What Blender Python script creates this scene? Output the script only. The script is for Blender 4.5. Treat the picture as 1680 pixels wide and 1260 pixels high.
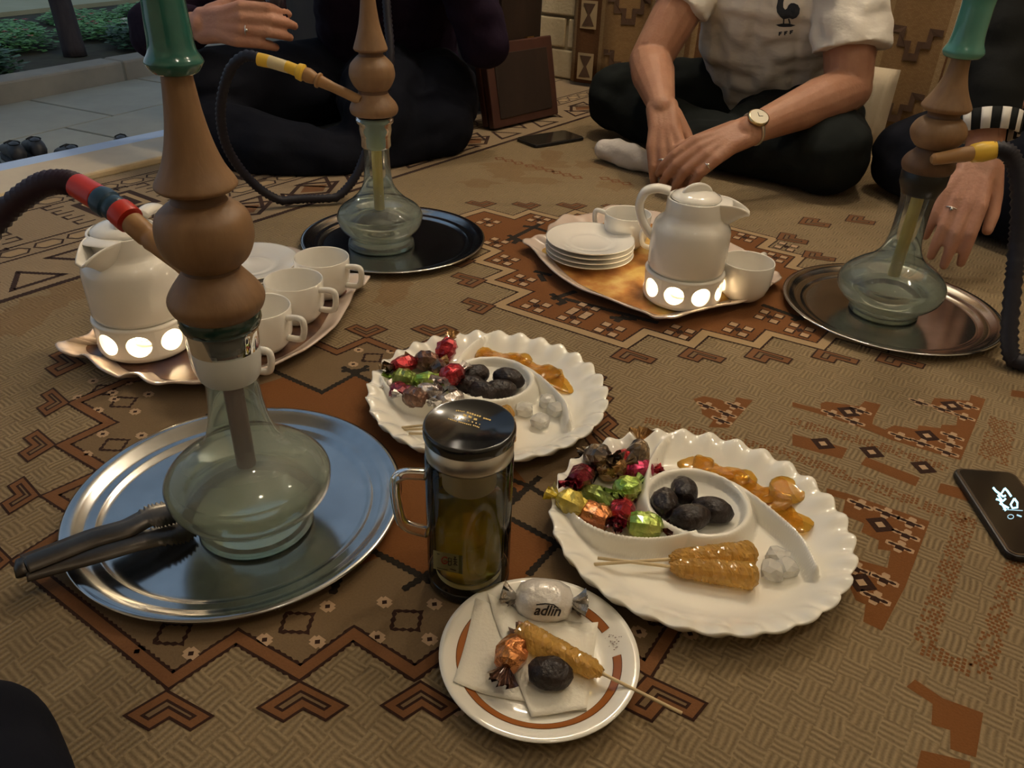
import bpy, bmesh, math, random
from mathutils import Vector, Matrix, noise as mnoise
from mathutils.bvhtree import BVHTree
random.seed(7)
for o in list(bpy.data.objects): bpy.data.objects.remove(o)
SC = bpy.context.scene
COL = SC.collection
pi = math.pi

# ------------------------------------------------------------------ camera
FPX, H = 1292.0, 0.58
PITCH, ROLL = math.radians(31.69), math.radians(2.243)
FW = Vector((0, math.cos(PITCH), -math.sin(PITCH)))
_u0 = Vector((0, math.sin(PITCH), math.cos(PITCH))); _r0 = Vector((1, 0, 0))
RT = _r0 * math.cos(ROLL) + _u0 * math.sin(ROLL)
UP = -_r0 * math.sin(ROLL) + _u0 * math.cos(ROLL)
EYE = Vector((0, 0, H))
cam = bpy.data.cameras.new('camera'); camo = bpy.data.objects.new('camera', cam); COL.objects.link(camo)
cam.sensor_fit = 'HORIZONTAL'; cam.sensor_width = 36.0; cam.lens = FPX / 1680 * 36
cam.clip_start = 0.01; cam.clip_end = 200
camo.matrix_world = Matrix(((RT.x, UP.x, -FW.x, EYE.x), (RT.y, UP.y, -FW.y, EYE.y), (RT.z, UP.z, -FW.z, EYE.z), (0, 0, 0, 1)))
SC.camera = camo

# ------------------------------------------------------------------ world, lights, exposure
SC.view_settings.view_transform = 'Standard'; SC.view_settings.look = 'None'
SC.view_settings.gamma = 1.0; SC.view_settings.use_curve_mapping = False
SC.view_settings.exposure = 1.36
w = bpy.data.worlds.new('dusk_sky'); SC.world = w; w.use_nodes = True
nt = w.node_tree; nt.nodes.clear()
wo = nt.nodes.new('ShaderNodeOutputWorld'); bg = nt.nodes.new('ShaderNodeBackground')
tc = nt.nodes.new('ShaderNodeTexCoord'); sx = nt.nodes.new('ShaderNodeSeparateXYZ'); cr = nt.nodes.new('ShaderNodeValToRGB')
nt.links.new(tc.outputs['Generated'], sx.inputs[0]); nt.links.new(sx.outputs['Z'], cr.inputs[0])
cr.color_ramp.elements[0].position = 0.0; cr.color_ramp.elements[0].color = (0.30, 0.36, 0.42, 1)
cr.color_ramp.elements[1].position = 0.8; cr.color_ramp.elements[1].color = (0.17, 0.26, 0.38, 1)
nt.links.new(cr.outputs[0], bg.inputs[0]); bg.inputs[1].default_value = 0.40
nt.links.new(bg.outputs[0], wo.inputs[0])

LAMPS = [((0.15, 2.35, 2.08), 72.0), ((0.85, 1.95, 2.08), 62.0), ((1.45, 0.85, 2.08), 36.0), ((0.40, -0.10, 2.08), 15.0)]   # warm ceiling globes; the last is added as frontal fill (fixtures built with the ceiling)
LAMP_COL = (1.0, 0.87, 0.69)

# ------------------------------------------------------------------ pixel <-> place helpers
def ray(u, v): return FW + RT * ((u - 840) / FPX) + UP * ((630 - v) / FPX)
def G(u, v, z=0.0):
    d = ray(u, v); return EYE + d * ((z - H) / d.z)
def GY(u, v, y):
    d = ray(u, v); return EYE + d * (y / d.y)
def dep(p): return (Vector(p) - EYE).dot(FW)
def P(p):
    d = Vector(p) - EYE; z = d.dot(FW); return 840 + FPX * d.dot(RT) / z, 630 - FPX * d.dot(UP) / z
def axz(bx, by, v):
    k = (630 - v) / FPX
    q = UP - FW * k                    # d.q == 0
    return H - (bx * q.x + by * q.y) / q.z
def axprof(bx, by, pts):
    out = []
    for v, hw in pts:
        z = axz(bx, by, v); out.append((hw * dep((bx, by, z)) / FPX, z))
    return out

# ------------------------------------------------------------------ object helpers
def link(name, me, mats=None, parent=None, smooth=True, loc=None):
    o = bpy.data.objects.new(name, me); COL.objects.link(o)
    if mats is not None and len(me.materials) == 0:
        for m in (mats if isinstance(mats, (list, tuple)) else [mats]): me.materials.append(m)
    if parent is not None: o.parent = parent
    if loc is not None: o.location = loc
    if smooth:
        me.polygons.foreach_set('use_smooth', [True] * len(me.polygons))
    return o
def tag(o, label, cat, group=None):
    o['label'] = label; o['category'] = cat
    if group: o['group'] = group
    return o
def thing(name, label, cat, loc=(0, 0, 0), group=None, rotz=0.0):
    o = bpy.data.objects.new(name, None); COL.objects.link(o); o.empty_display_size = 0.02
    o.location = loc; o.rotation_euler = (0, 0, rotz)
    return tag(o, label, cat, group)
def struct(o): o['kind'] = 'structure'; return o
def copy_tree(o, parent=None):
    c = o.copy(); COL.objects.link(c); c.parent = parent
    for ch in [x for x in bpy.data.objects if x.parent == o]: copy_tree(ch, c)
    return c

class MB:
    def __init__(s): s.v = []; s.f = []; s.mi = []
    def add(s, vs, fs, mi=0):
        n = len(s.v); s.v += [tuple(x) for x in vs]; s.f += [tuple(i + n for i in f) for f in fs]; s.mi += [mi] * len(fs); return s
    def lathe(s, prof, seg=48, c=(0, 0, 0), mi=0, a0=0.0, rfun=None):
        vs = []; rows = []
        for r, z in prof:
            if r < 1e-6: rows.append([len(vs)]); vs.append((c[0], c[1], c[2] + z))
            else:
                row = []
                for i in range(seg):
                    a = a0 + 2 * pi * i / seg; rr = r * (rfun(a, z) if rfun else 1)
                    row.append(len(vs)); vs.append((c[0] + rr * math.cos(a), c[1] + rr * math.sin(a), c[2] + z))
                rows.append(row)
        fs = []
        for A, B in zip(rows, rows[1:]):
            if len(A) == 1 and len(B) == 1: continue
            for i in range(seg):
                j = (i + 1) % seg
                if len(A) == 1: fs.append((A[0], B[j], B[i]))
                elif len(B) == 1: fs.append((A[i], A[j], B[0]))
                else: fs.append((A[i], A[j], B[j], B[i]))
        return s.add(vs, fs, mi)
    def tube(s, path, rad, seg=12, caps=True, mi=0, flat=1.0, up=None):
        path = [Vector(p) for p in path]; n = len(path)
        if not isinstance(rad, (list, tuple)): rad = [rad] * n
        vs = []; nrm = None
        for i, p in enumerate(path):
            t = (path[min(i + 1, n - 1)] - path[max(i - 1, 0)]).normalized()
            if nrm is None:
                ref = Vector(up) if up else (Vector((0, 0, 1)) if abs(t.z) < 0.9 else Vector((1, 0, 0)))
                nrm = (ref - t * ref.dot(t)).normalized()
            else: nrm = (nrm - t * nrm.dot(t)).normalized()
            b = t.cross(nrm)
            for k in range(seg):
                a = 2 * pi * k / seg
                vs.append(p + (b * math.cos(a) + nrm * math.sin(a) * flat) * rad[i])
        fs = [(i * seg + k, i * seg + (k + 1) % seg, (i + 1) * seg + (k + 1) % seg, (i + 1) * seg + k) for i in range(n - 1) for k in range(seg)]
        if caps: fs += [tuple(range(seg))[::-1], tuple((n - 1) * seg + k for k in range(seg))]
        return s.add(vs, fs, mi)
    def sphere(s, c, r, u=12, v=8, mi=0):
        rx, ry, rz = r if isinstance(r, (list, tuple)) else (r, r, r)
        vs = [(c[0], c[1], c[2] - rz)]
        for j in range(1, v):
            t = -pi / 2 + pi * j / v
            for i in range(u):
                a = 2 * pi * i / u; vs.append((c[0] + rx * math.cos(t) * math.cos(a), c[1] + ry * math.cos(t) * math.sin(a), c[2] + rz * math.sin(t)))
        vs.append((c[0], c[1], c[2] + rz)); fs = []
        for i in range(u): fs.append((0, 1 + (i + 1) % u, 1 + i))
        for j in range(v - 2):
            for i in range(u):
                a = 1 + j * u + i; b = 1 + j * u + (i + 1) % u; fs.append((a, b, b + u, a + u))
        t = len(vs) - 1; o = 1 + (v - 2) * u
        for i in range(u): fs.append((o + i, o + (i + 1) % u, t))
        return s.add(vs, fs, mi)
    def box(s, x0, x1, y0, y1, z0, z1, mi=0, M=None):
        vs = [Vector((x, y, z)) for z in (z0, z1) for y in (y0, y1) for x in (x0, x1)]
        if M is not None: vs = [M @ v for v in vs]
        return s.add(vs, [(0, 2, 3, 1), (4, 5, 7, 6), (0, 1, 5, 4), (2, 6, 7, 3), (0, 4, 6, 2), (1, 3, 7, 5)], mi)
    def prism(s, poly, z0, z1, mi=0):
        n = len(poly)
        ar = sum(poly[i][0] * poly[(i + 1) % n][1] - poly[(i + 1) % n][0] * poly[i][1] for i in range(n))
        if ar < 0: poly = poly[::-1]
        vs = [(p[0], p[1], z0) for p in poly] + [(p[0], p[1], z1) for p in poly]
        fs = [tuple(range(n))[::-1], tuple(range(n, 2 * n))] + [(i, (i + 1) % n, n + (i + 1) % n, n + i) for i in range(n)]
        return s.add(vs, fs, mi)
    def flat(s, poly, z, mi=0):
        n = len(poly)
        ar = sum(poly[i][0] * poly[(i + 1) % n][1] - poly[(i + 1) % n][0] * poly[i][1] for i in range(n))
        if ar < 0: poly = poly[::-1]
        return s.add([(p[0], p[1], z) for p in poly], [tuple(range(n))], mi)
    def mesh(s, name):
        me = bpy.data.meshes.new(name); me.from_pydata(s.v, [], s.f); me.polygons.foreach_set('material_index', s.mi); me.update(); return me
    def build(s, name, mats, parent=None, smooth=True, loc=None, bevel=0, sub=0, angle=None):
        o = link(name, s.mesh(name), mats, parent, smooth, loc)
        if angle is not None: o.data.set_sharp_from_angle(angle=math.radians(angle))
        if bevel:
            m = o.modifiers.new('bevel', 'BEVEL'); m.width = bevel; m.segments = 2; m.limit_method = 'ANGLE'
        if sub:
            m = o.modifiers.new('sub', 'SUBSURF'); m.levels = sub; m.render_levels = sub
        return o

def catmull(pts, n=6, closed=False):
    pts = [Vector(p) for p in pts]; N = len(pts); out = []
    rng = range(N if closed else N - 1)
    for i in rng:
        if closed: a, b, c, d = pts[i - 1], pts[i], pts[(i + 1) % N], pts[(i + 2) % N]
        else: a, b, c, d = pts[max(i - 1, 0)], pts[i], pts[i + 1], pts[min(i + 2, N - 1)]
        for k in range(n):
            t = k / n
            out.append(0.5 * (2 * b + (c - a) * t + (2 * a - 5 * b + 4 * c - d) * t * t + (3 * b - a - 3 * c + d) * t ** 3))
    if not closed: out.append(pts[-1])
    return out

# ------------------------------------------------------------------ materials
def nodes(m): return m.node_tree.nodes, m.node_tree.links
def mat(name, col, rough=0.5, metal=0.0, var=None, vscale=8.0, bump=0.0, bscale=40.0, stretch=None, spec=0.5, coat=0.0, trans=0.0, ior=1.45, sss=0.0, emit=None, estr=0.0, sheen=0.0, detail=4.0):
    m = bpy.data.materials.new(name); m.use_nodes = True; ns, ls = nodes(m); b = ns['Principled BSDF']
    b.inputs['Base Color'].default_value = (*col, 1); b.inputs['Roughness'].default_value = rough; b.inputs['Metallic'].default_value = metal
    b.inputs['Specular IOR Level'].default_value = spec; b.inputs['IOR'].default_value = ior
    if coat: b.inputs['Coat Weight'].default_value = coat; b.inputs['Coat Roughness'].default_value = 0.08
    if trans: b.inputs['Transmission Weight'].default_value = trans
    if sss: b.inputs['Subsurface Weight'].default_value = sss; b.inputs['Subsurface Radius'].default_value = (0.01, 0.005, 0.003); b.inputs['Subsurface Scale'].default_value = 0.6
    if sheen: b.inputs['Sheen Weight'].default_value = sheen
    if emit: b.inputs['Emission Color'].default_value = (*emit, 1); b.inputs['Emission Strength'].default_value = estr
    if var or bump:
        tc = ns.new('ShaderNodeTexCoord'); mp = ns.new('ShaderNodeMapping'); ls.new(tc.outputs['Object'], mp.inputs[0])
        if stretch: mp.inputs['Scale'].default_value = stretch
        if var:
            n = ns.new('ShaderNodeTexNoise'); n.inputs['Scale'].default_value = vscale; n.inputs['Detail'].default_value = detail; n.inputs['Roughness'].default_value = 0.6
            ls.new(mp.outputs[0], n.inputs['Vector'])
            r = ns.new('ShaderNodeValToRGB'); r.color_ramp.elements[0].position = 0.35; r.color_ramp.elements[1].position = 0.68
            r.color_ramp.elements[0].color = (*col, 1); r.color_ramp.elements[1].color = (*var, 1)
            ls.new(n.outputs['Fac'], r.inputs[0]); ls.new(r.outputs[0], b.inputs['Base Color'])
        if bump:
            n2 = ns.new('ShaderNodeTexNoise'); n2.inputs['Scale'].default_value = bscale; n2.inputs['Detail'].default_value = 5
            ls.new(mp.outputs[0], n2.inputs['Vector']); bp = ns.new('ShaderNodeBump'); bp.inputs['Strength'].default_value = bump; bp.inputs['Distance'].default_value = 0.01
            ls.new(n2.outputs['Fac'], bp.inputs['Height']); ls.new(bp.outputs[0], b.inputs['Normal'])
    return m
def thin_glass(name, tint, haze=0.0, hazecol=(0.8, 0.85, 0.8), rough=0.02, ior=1.5, transl=0.0):
    m = bpy.data.materials.new(name); m.use_nodes = True; ns, ls = nodes(m); ns.remove(ns['Principled BSDF']); out = ns['Material Output']
    t = ns.new('ShaderNodeBsdfTransparent'); t.inputs[0].default_value = (*tint, 1)
    g = ns.new('ShaderNodeBsdfGlossy'); g.inputs['Roughness'].default_value = rough
    fr = ns.new('ShaderNodeFresnel'); fr.inputs[0].default_value = ior
    mx = ns.new('ShaderNodeMixShader'); ls.new(fr.outputs[0], mx.inputs[0])
    if haze:
        d = ns.new('ShaderNodeBsdfDiffuse'); d.inputs[0].default_value = (*hazecol, 1)
        tl_ = ns.new('ShaderNodeBsdfTranslucent'); tl_.inputs[0].default_value = (*hazecol, 1)
        dm = ns.new('ShaderNodeMixShader'); dm.inputs[0].default_value = transl; ls.new(d.outputs[0], dm.inputs[1]); ls.new(tl_.outputs[0], dm.inputs[2])
        mh = ns.new('ShaderNodeMixShader'); mh.inputs[0].default_value = haze
        ls.new(t.outputs[0], mh.inputs[1]); ls.new(dm.outputs[0], mh.inputs[2]); ls.new(mh.outputs[0], mx.inputs[1])
    else: ls.new(t.outputs[0], mx.inputs[1])
    ls.new(g.outputs[0], mx.inputs[2]); ls.new(mx.outputs[0], out.inputs[0]); return m
def liquid(name, col, ior=1.33, milk=0.1, milkcol=(0.7, 0.75, 0.6)):
    m = bpy.data.materials.new(name); m.use_nodes = True; ns, ls = nodes(m); ns.remove(ns['Principled BSDF']); out = ns['Material Output']
    g = ns.new('ShaderNodeBsdfGlass'); g.inputs['Color'].default_value = (*col, 1); g.inputs['IOR'].default_value = ior; g.inputs['Roughness'].default_value = 0.03
    d = ns.new('ShaderNodeBsdfTranslucent'); d.inputs[0].default_value = (*milkcol, 1)
    df = ns.new('ShaderNodeBsdfDiffuse'); df.inputs[0].default_value = (*milkcol, 1); md = ns.new('ShaderNodeMixShader'); md.inputs[0].default_value = .5; ls.new(d.outputs[0], md.inputs[1]); ls.new(df.outputs[0], md.inputs[2])
    mx = ns.new('ShaderNodeMixShader'); mx.inputs[0].default_value = milk
    ls.new(g.outputs[0], mx.inputs[1]); ls.new(md.outputs[0], mx.inputs[2]); ls.new(mx.outputs[0], out.inputs[0]); return m
# ------------------------------------------------------------------ room shell
TH = math.radians(55.5)
A2 = Vector((math.cos(TH), math.sin(TH), 0)); B2 = Vector((math.sin(TH), -math.cos(TH), 0))
def ab(a, b, z=0.0): return A2 * a + B2 * b + Vector((0, 0, z))
def toab(p): p = Vector(p); return p.dot(A2), p.dot(B2)
ROT = Matrix.Rotation(TH, 4, 'Z')            # local x = along A ; local y = -B
aW = toab(G(930, 130))[0]; aF = -1.5; bR = 2.2
bC = toab(G(0, 331))[1]; bS = toab(G(0, 292))[1] - 0.01
ZC = 2.35
def abox(mb, a0, a1, b0, b1, z0, z1, mi=0): return mb.box(a0, a1, -b1, -b0, z0, z1, mi, ROT)
M_wall = mat('cream_plaster', (0.70, 0.63, 0.50), 0.8, var=(0.64, 0.56, 0.42), vscale=3, bump=0.15, bscale=60)
M_brick = mat('cream_painted_brick', (0.66, 0.54, 0.34), 0.65, var=(0.55, 0.43, 0.25), vscale=9, bump=0.3, bscale=90)
M_mortar = mat('mortar', (0.42, 0.34, 0.22), 0.9)
M_ceil = mat('ceiling_plaster', (0.72, 0.66, 0.55), 0.85)
M_platform = mat('platform_concrete', (0.35, 0.30, 0.24), 0.8)
M_sill = mat('cream_sill_stone', (0.62, 0.50, 0.32), 0.4, var=(0.5, 0.38, 0.23), vscale=5)
M_sill2 = mat('pale_edge_strip', (0.40, 0.52, 0.75), 0.35)
struct(abox(MB(), aF, aW + .15, bS, bR + .12, -.12, -.006).build('floor', M_platform, smooth=False))
wb = struct(abox(MB(), aW, aW + .14, toab(G(700, 100))[1] - .25, bR + .12, -.006, ZC).build('wall_back', M_mortar, smooth=False))
struct(abox(MB(), aF - .12, aW, bR, bR + .12, -.006, ZC).build('wall_right', M_wall, smooth=False))
struct(abox(MB(), aF - .12, aF, bS, bR, -.006, ZC).build('wall_front', M_wall, smooth=False))
struct(abox(MB(), aF - .12, aW + .14, bS - .25, bR + .12, ZC, ZC + .1).build('ceiling', M_ceil, smooth=False))
struct(abox(MB(), aF, aW + 1.2, bS, bC - .006, -.006, .014).build('trim_1', M_sill, smooth=False, bevel=.006))
struct(abox(MB(), aF, aW + 1.2, bS - .075, bS, -.30, .008).build('trim_2', M_sill2, smooth=False, bevel=.003))
# bricks of the back wall (lower courses, where they show)
bw0 = toab(G(700, 100))[1] - .24
bm = MB(); bm.box(-.115, .115, -.012, 0, 0, .098); brick_me = bm.mesh('brick'); brick_me.materials.append(M_brick)
for r in range(9):
    for i in range(7):
        bb = bw0 + .12 + (i + (.5 if r % 2 else 0)) * .243
        o = bpy.data.objects.new('brick', brick_me); COL.objects.link(o); o.parent = wb
        o.location = ab(aW - random.uniform(0, .003), bb, .004 + r * .108); o.rotation_euler = (0, 0, TH - pi / 2)
        m = o.modifiers.new('b', 'BEVEL'); m.width = .005; m.segments = 2
# ceiling lamps
M_lampg = mat('warm_globe', (0.9, 0.8, 0.6), 0.4, emit=LAMP_COL, estr=8.0)
M_brass = mat('brass', (0.55, 0.38, 0.14), 0.3, 1.0)
for k, (loc, en) in enumerate(LAMPS):
    t = thing('ceiling_lamp', ['warm globe lamp hanging from the ceiling before the brick wall', 'warm globe lamp hanging from the ceiling before the curtain', 'warm globe lamp hanging from the ceiling near the right wall', 'added fill globe lamp hanging from the ceiling on the side away from the curtain'][k], 'lamp', loc)
    MB().sphere((0, 0, 0), .05, 24, 14).build('globe', M_lampg, t)
    MB().lathe([(0, .045), (.025, .045), (.03, .07), (.02, .10), (.008, .16), (.008, ZC - loc[2] - .02), (.05, ZC - loc[2] - .02), (.05, ZC - loc[2]), (0, ZC - loc[2])], 20).build('fitting', M_brass, t)
    l = bpy.data.lights.new('lamp_light', 'POINT'); l.energy = en; l.color = LAMP_COL; l.shadow_soft_size = .055
    lo = bpy.data.objects.new('lamp_light', l); COL.objects.link(lo); lo.parent = t

# ------------------------------------------------------------------ carpet
def carpet_mat(name, dark, light, weave=0.0, fine=0.35):
    m = bpy.data.materials.new(name); m.use_nodes = True; ns, ls = nodes(m); b = ns['Principled BSDF']
    b.inputs['Roughness'].default_value = 0.95; b.inputs['Specular IOR Level'].default_value = 0.1; b.inputs['Sheen Weight'].default_value = 0.08
    tc = ns.new('ShaderNodeTexCoord'); mp = ns.new('ShaderNodeMapping'); mp.inputs['Rotation'].default_value = (0, 0, -TH); mp.vector_type = 'POINT'
    ls.new(tc.outputs['Object'], mp.inputs[0])
    def mth(op, a, b_=None):
        n = ns.new('ShaderNodeMath'); n.operation = op
        for i, x in enumerate((a, b_)):
            if x is None: continue
            if isinstance(x, (int, float)): n.inputs[i].default_value = x
            else: ls.new(x, n.inputs[i])
        return n.outputs[0]
    nz = ns.new('ShaderNodeTexNoise'); nz.inputs['Scale'].default_value = 55; nz.inputs['Detail'].default_value = 3; ls.new(mp.outputs[0], nz.inputs['Vector'])
    nf = ns.new('ShaderNodeTexNoise'); nf.inputs['Scale'].default_value = 420; nf.inputs['Detail'].default_value = 2; ls.new(mp.outputs[0], nf.inputs['Vector'])
    nl = ns.new('ShaderNodeTexNoise'); nl.inputs['Scale'].default_value = 3.0; nl.inputs['Detail'].default_value = 5; ls.new(mp.outputs[0], nl.inputs['Vector'])
    fac = mth('MULTIPLY', nf.outputs['Fac'], fine)
    if weave:
        sp = ns.new('ShaderNodeSeparateXYZ')
        wob = ns.new('ShaderNodeTexNoise'); wob.inputs['Scale'].default_value = 30; ls.new(mp.outputs[0], wob.inputs['Vector'])
        ad = ns.new('ShaderNodeVectorMath'); ad.operation = 'MULTIPLY_ADD'; ls.new(wob.outputs['Color'], ad.inputs[0]); ad.inputs[1].default_value = (.008, .008, 0); ls.new(mp.outputs[0], ad.inputs[2])
        ls.new(ad.outputs[0], sp.inputs[0]); X, Y = sp.outputs['X'], sp.outputs['Y']
        s = 0.0225
        chk = mth('MODULO', mth('ABSOLUTE', mth('ADD', mth('FLOOR', mth('DIVIDE', X, s)), mth('FLOOR', mth('DIVIDE', Y, s)))), 2.0)
        k = 2 * pi / 0.0060
        s1 = mth('SINE', mth('MULTIPLY', X, k)); s2 = mth('SINE', mth('MULTIPLY', Y, k))
        st = mth('ADD', mth('MULTIPLY', s1, chk), mth('MULTIPLY', s2, mth('SUBTRACT', 1.0, chk)))
        st = mth('MULTIPLY', mth('ADD', st, .15), mth('MULTIPLY', nz.outputs['Fac'], weave))
        fac = mth('ADD', fac, st)
    fac = mth('ADD', fac, mth('MULTIPLY', mth('SUBTRACT', nl.outputs['Fac'], .5), .5))
    fac = mth('ADD', fac, .28)
    mx = ns.new('ShaderNodeMix'); mx.data_type = 'RGBA'; mx.clamp_factor = True
    mx.inputs['A'].default_value = (*dark, 1); mx.inputs['B'].default_value = (*light, 1)
    ls.new(fac, mx.inputs['Factor']); ls.new(mx.outputs['Result'], b.inputs['Base Color'])
    bp = ns.new('ShaderNodeBump'); bp.inputs['Strength'].default_value = .5; bp.inputs['Distance'].default_value = .003
    ls.new(fac, bp.inputs['Height']); ls.new(bp.outputs[0], b.inputs['Normal'])
    return m
C_base = carpet_mat('carpet_basketweave', (0.112, 0.074, 0.038), (0.300, 0.222, 0.122), weave=.52, fine=.5)
C_khaki = carpet_mat('carpet_khaki', (0.115, 0.073, 0.036), (0.225, 0.152, 0.080))
C_brown = carpet_mat('carpet_brown_band', (0.12, 0.05, 0.018), (0.22, 0.10, 0.04))
C_dark = carpet_mat('carpet_dark_line', (0.02, 0.007, 0.004), (0.045, 0.02, 0.012))
C_black = carpet_mat('carpet_black_line', (0.012, 0.009, 0.006), (0.03, 0.022, 0.015))
C_orange = carpet_mat('carpet_rust', (0.115, 0.040, 0.010), (0.225, 0.092, 0.027))
C_cream = carpet_mat('carpet_cream_line', (0.27, 0.18, 0.09), (0.42, 0.30, 0.17))
C_pink = carpet_mat('carpet_pale_pink', (0.33, 0.21, 0.12), (0.50, 0.35, 0.22))
C_bord = carpet_mat('carpet_border_ground', (0.20, 0.14, 0.08), (0.33, 0.245, 0.15), weave=.2)

carpet = thing('carpet', 'brown patterned carpet with stepped medallions, hooks and a bordered edge covering the floor', 'carpet')
abox(MB(), aF + .02, aW - .01, bC, bR - .01, -.0055, 0).build('pile', C_base, carpet, smooth=False)
def cpart(mb, name, m): o = mb.build(name, m, carpet, smooth=False); return o
def px2(pts): return [(G(u, v).x, G(u, v).y) for u, v in pts]
def band_poly(pts, wd, closed=False, jag=0.0):
    P2 = [Vector(p).to_2d() for p in pts]
    if jag:
        Q = []
        N = len(P2)
        for i in range(N if closed else N - 1):
            a, b = P2[i], P2[(i + 1) % N]; n = max(1, int((b - a).length / .0035))
            Q += [a.lerp(b, k / n) for k in range(n)]
        if not closed: Q.append(P2[-1])
        P2 = Q
    N = len(P2); Lf = []; Rt = []
    for i in range(N):
        p = P2[i]; a = P2[i - 1] if (i > 0 or closed) else None; b = P2[(i + 1) % N] if (i < N - 1 or closed) else None
        d1 = (p - a).normalized() if a is not None else (b - p).normalized(); d2 = (b - p).normalized() if b is not None else d1
        n1 = Vector((-d1.y, d1.x)); n2 = Vector((-d2.y, d2.x)); m = (n1 + n2); m = m.normalized() if m.length > 1e-4 else n1
        k = wd / 2 / max(.35, m.dot(n1)); j1 = j2 = 0
        if jag: j1 = jag * (1 if i % 2 else -1) * random.uniform(.3, 1); j2 = jag * (1 if i % 2 else -1) * random.uniform(.3, 1)
        Lf.append(p + m * (k + j1)); Rt.append(p - m * (k + j2))
    return Lf, Rt, N
def band(mb, pts, wd, z, closed=False, jag=0.0):
    L, R_, N = band_poly(pts, wd, closed, jag)
    vs = [(p.x, p.y, z) for p in R_] + [(p.x, p.y, z) for p in L]
    fs = [(i, (i + 1) % N, N + (i + 1) % N, N + i) for i in range(N if closed else N - 1)]
    mb.add(vs, fs)
Z1, Z2, Z3, Z4, Z5, Z6 = .00012, .00022, .00032, .00042, .00052, .00062
# near medallion outline (centre line of its brown band, in photo pixels on the floor)
near_m = [(205, 626), (122, 661), (180, 694), (103, 730), (175, 772), (82, 813), (140, 850), (32, 919), (280, 1117), (389, 1045), (492, 1104), (580, 1040), (680, 1104), (772, 1040), (868, 1102), (970, 1038), (1062, 1098), (1150, 960), (1060, 830), (1010, 770), (962, 712), (1000, 690), (955, 650), (985, 620), (890, 590), (850, 600), (812, 558), (760, 582), (711, 558), (660, 580), (602, 557), (553, 578), (518, 563), (430, 585), (330, 600)]
near_w = px2(near_m)
cpart(MB().flat(near_w, Z1), 'medallion_field', C_khaki)
mb = MB(); band(mb, near_w, .0165, Z3, True, .0011); cpart(mb, 'medallion_outline', C_dark)
mb = MB(); band(mb, near_w, .0105, Z4, True); cpart(mb, 'medallion_band', C_brown)
# rust heart of the near medallion with its black stepped line
heart = [(330, 690), (400, 640), (469, 618), (528, 644), (583, 615), (700, 668), (780, 690), (868, 798), (838, 826), (838, 851), (915, 892), (868, 942), (800, 1000), (727, 967), (694, 947), (627, 912), (520, 960), (420, 900), (230, 830)]
cpart(MB().flat(px2(heart), Z2), 'medallion_heart', C_orange)
mb = MB()
for l in [[(430, 600), (469, 618), (528, 644), (583, 614), (604, 600)], [(562, 602), (583, 614), (612, 628), (700, 668)], [(838, 787), (868, 798), (899, 816)], [(836, 828), (868, 798), (886, 782)], [(836, 850), (915, 892), (934, 906)], [(866, 944), (915, 892), (938, 872)], [(600, 898), (627, 912), (694, 947), (728, 968)], [(661, 968), (694, 947), (725, 925), (800, 1000)], [(560, 940), (545, 975)], [(280, 740), (330, 690), (400, 640)], [(560, 609), (606, 607)], [(840, 800), (850, 822)]]:
    mb = MB(); band(mb, px2(l), .0075, Z3 + .00003 * random.random(), False, .0012); cpart(mb, 'heart_line', C_black)
# far medallion
far_m = [(740, 361), (767, 352), (794, 344), (843, 357), (869, 347), (918, 359), (945, 347.5), (996, 360), (1023, 349), (1080, 363), (1120, 355), (1201, 375), (1269, 392), (1250, 406), (1314, 421), (1297, 438), (1372, 455), (1365, 475), (1440, 495), (1450, 520), (1460, 545), (1448, 572), (1366, 549), (1346, 569), (1262, 547), (1241, 567), (1157, 546), (1134, 566), (1060, 544), (1025, 567), (818, 501), (863, 479), (799, 460), (837, 444), (782, 428), (815, 412), (740, 385), (720, 372)]
far_w = px2(far_m)
cpart(MB().flat(far_w, Z1), 'medallion_field', C_orange)
mb = MB(); band(mb, far_w, .022, Z3, True, .0012); cpart(mb, 'medallion_outline', C_dark)
mb = MB(); band(mb, far_w, .0155, Z4, True); cpart(mb, 'medallion_band', C_cream)
mb = MB()
for l in [[(834, 386), (850, 393), (842, 400)], [(832, 395), (876, 373), (890, 366)], [(858, 371), (876, 373), (900, 381)], [(840, 392), (868, 398)], [(876, 445), (905, 452)], [(885, 450), (893, 462)], [(904, 482), (925, 496), (914, 500)], [(905, 491), (945, 478)], [(925, 490), (1080, 530)], [(1000, 521), (1045, 524)], [(1010, 528), (1025, 519)], [(1250, 500), (1320, 525)], [(1300, 526), (1330, 515)]]:
    mb = MB(); band(mb, px2(l), .011, Z3 + .00003 * random.random(), False, .001); cpart(mb, 'medallion_cross_line', C_black)
# hooks (L-shaped, three corners traced, two rings deep)
def hook(X, R_, L_, fill=C_khaki):
    x = G(*X).to_2d(); e1 = G(*R_).to_2d() - x; e2 = G(*L_).to_2d() - x
    def q(i, j): return x + e1 * i + e2 * j
    k = .56
    t1 = .0026 / e1.length; t2 = .0026 / e2.length; w1 = min(.012, .19 * e1.length) / e1.length; w2 = min(.012, .19 * e2.length) / e2.length
    def lsh(d1, d2, s=1.0): return [tuple(q(d1, d2)), tuple(q(1 - d1, d2)), tuple(q(1 - d1, k - d2)), tuple(q(k - d1, k - d2)), tuple(q(k - d1, 1 - d2)), tuple(q(d1, 1 - d2))]
    m = MB(); m.flat(lsh(0, 0), Z5, 0); m.flat(lsh(t1, t2), Z5 + .00006, 1)
    if w1 < .24 and w2 < .24:
        m.flat(lsh(w1, w2), Z5 + .00012, 0); m.flat(lsh(w1 + t1, w2 + t2), Z5 + .00018, 2)
    m.build('hook_motif', [C_dark, C_brown, fill], carpet, smooth=False)
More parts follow.
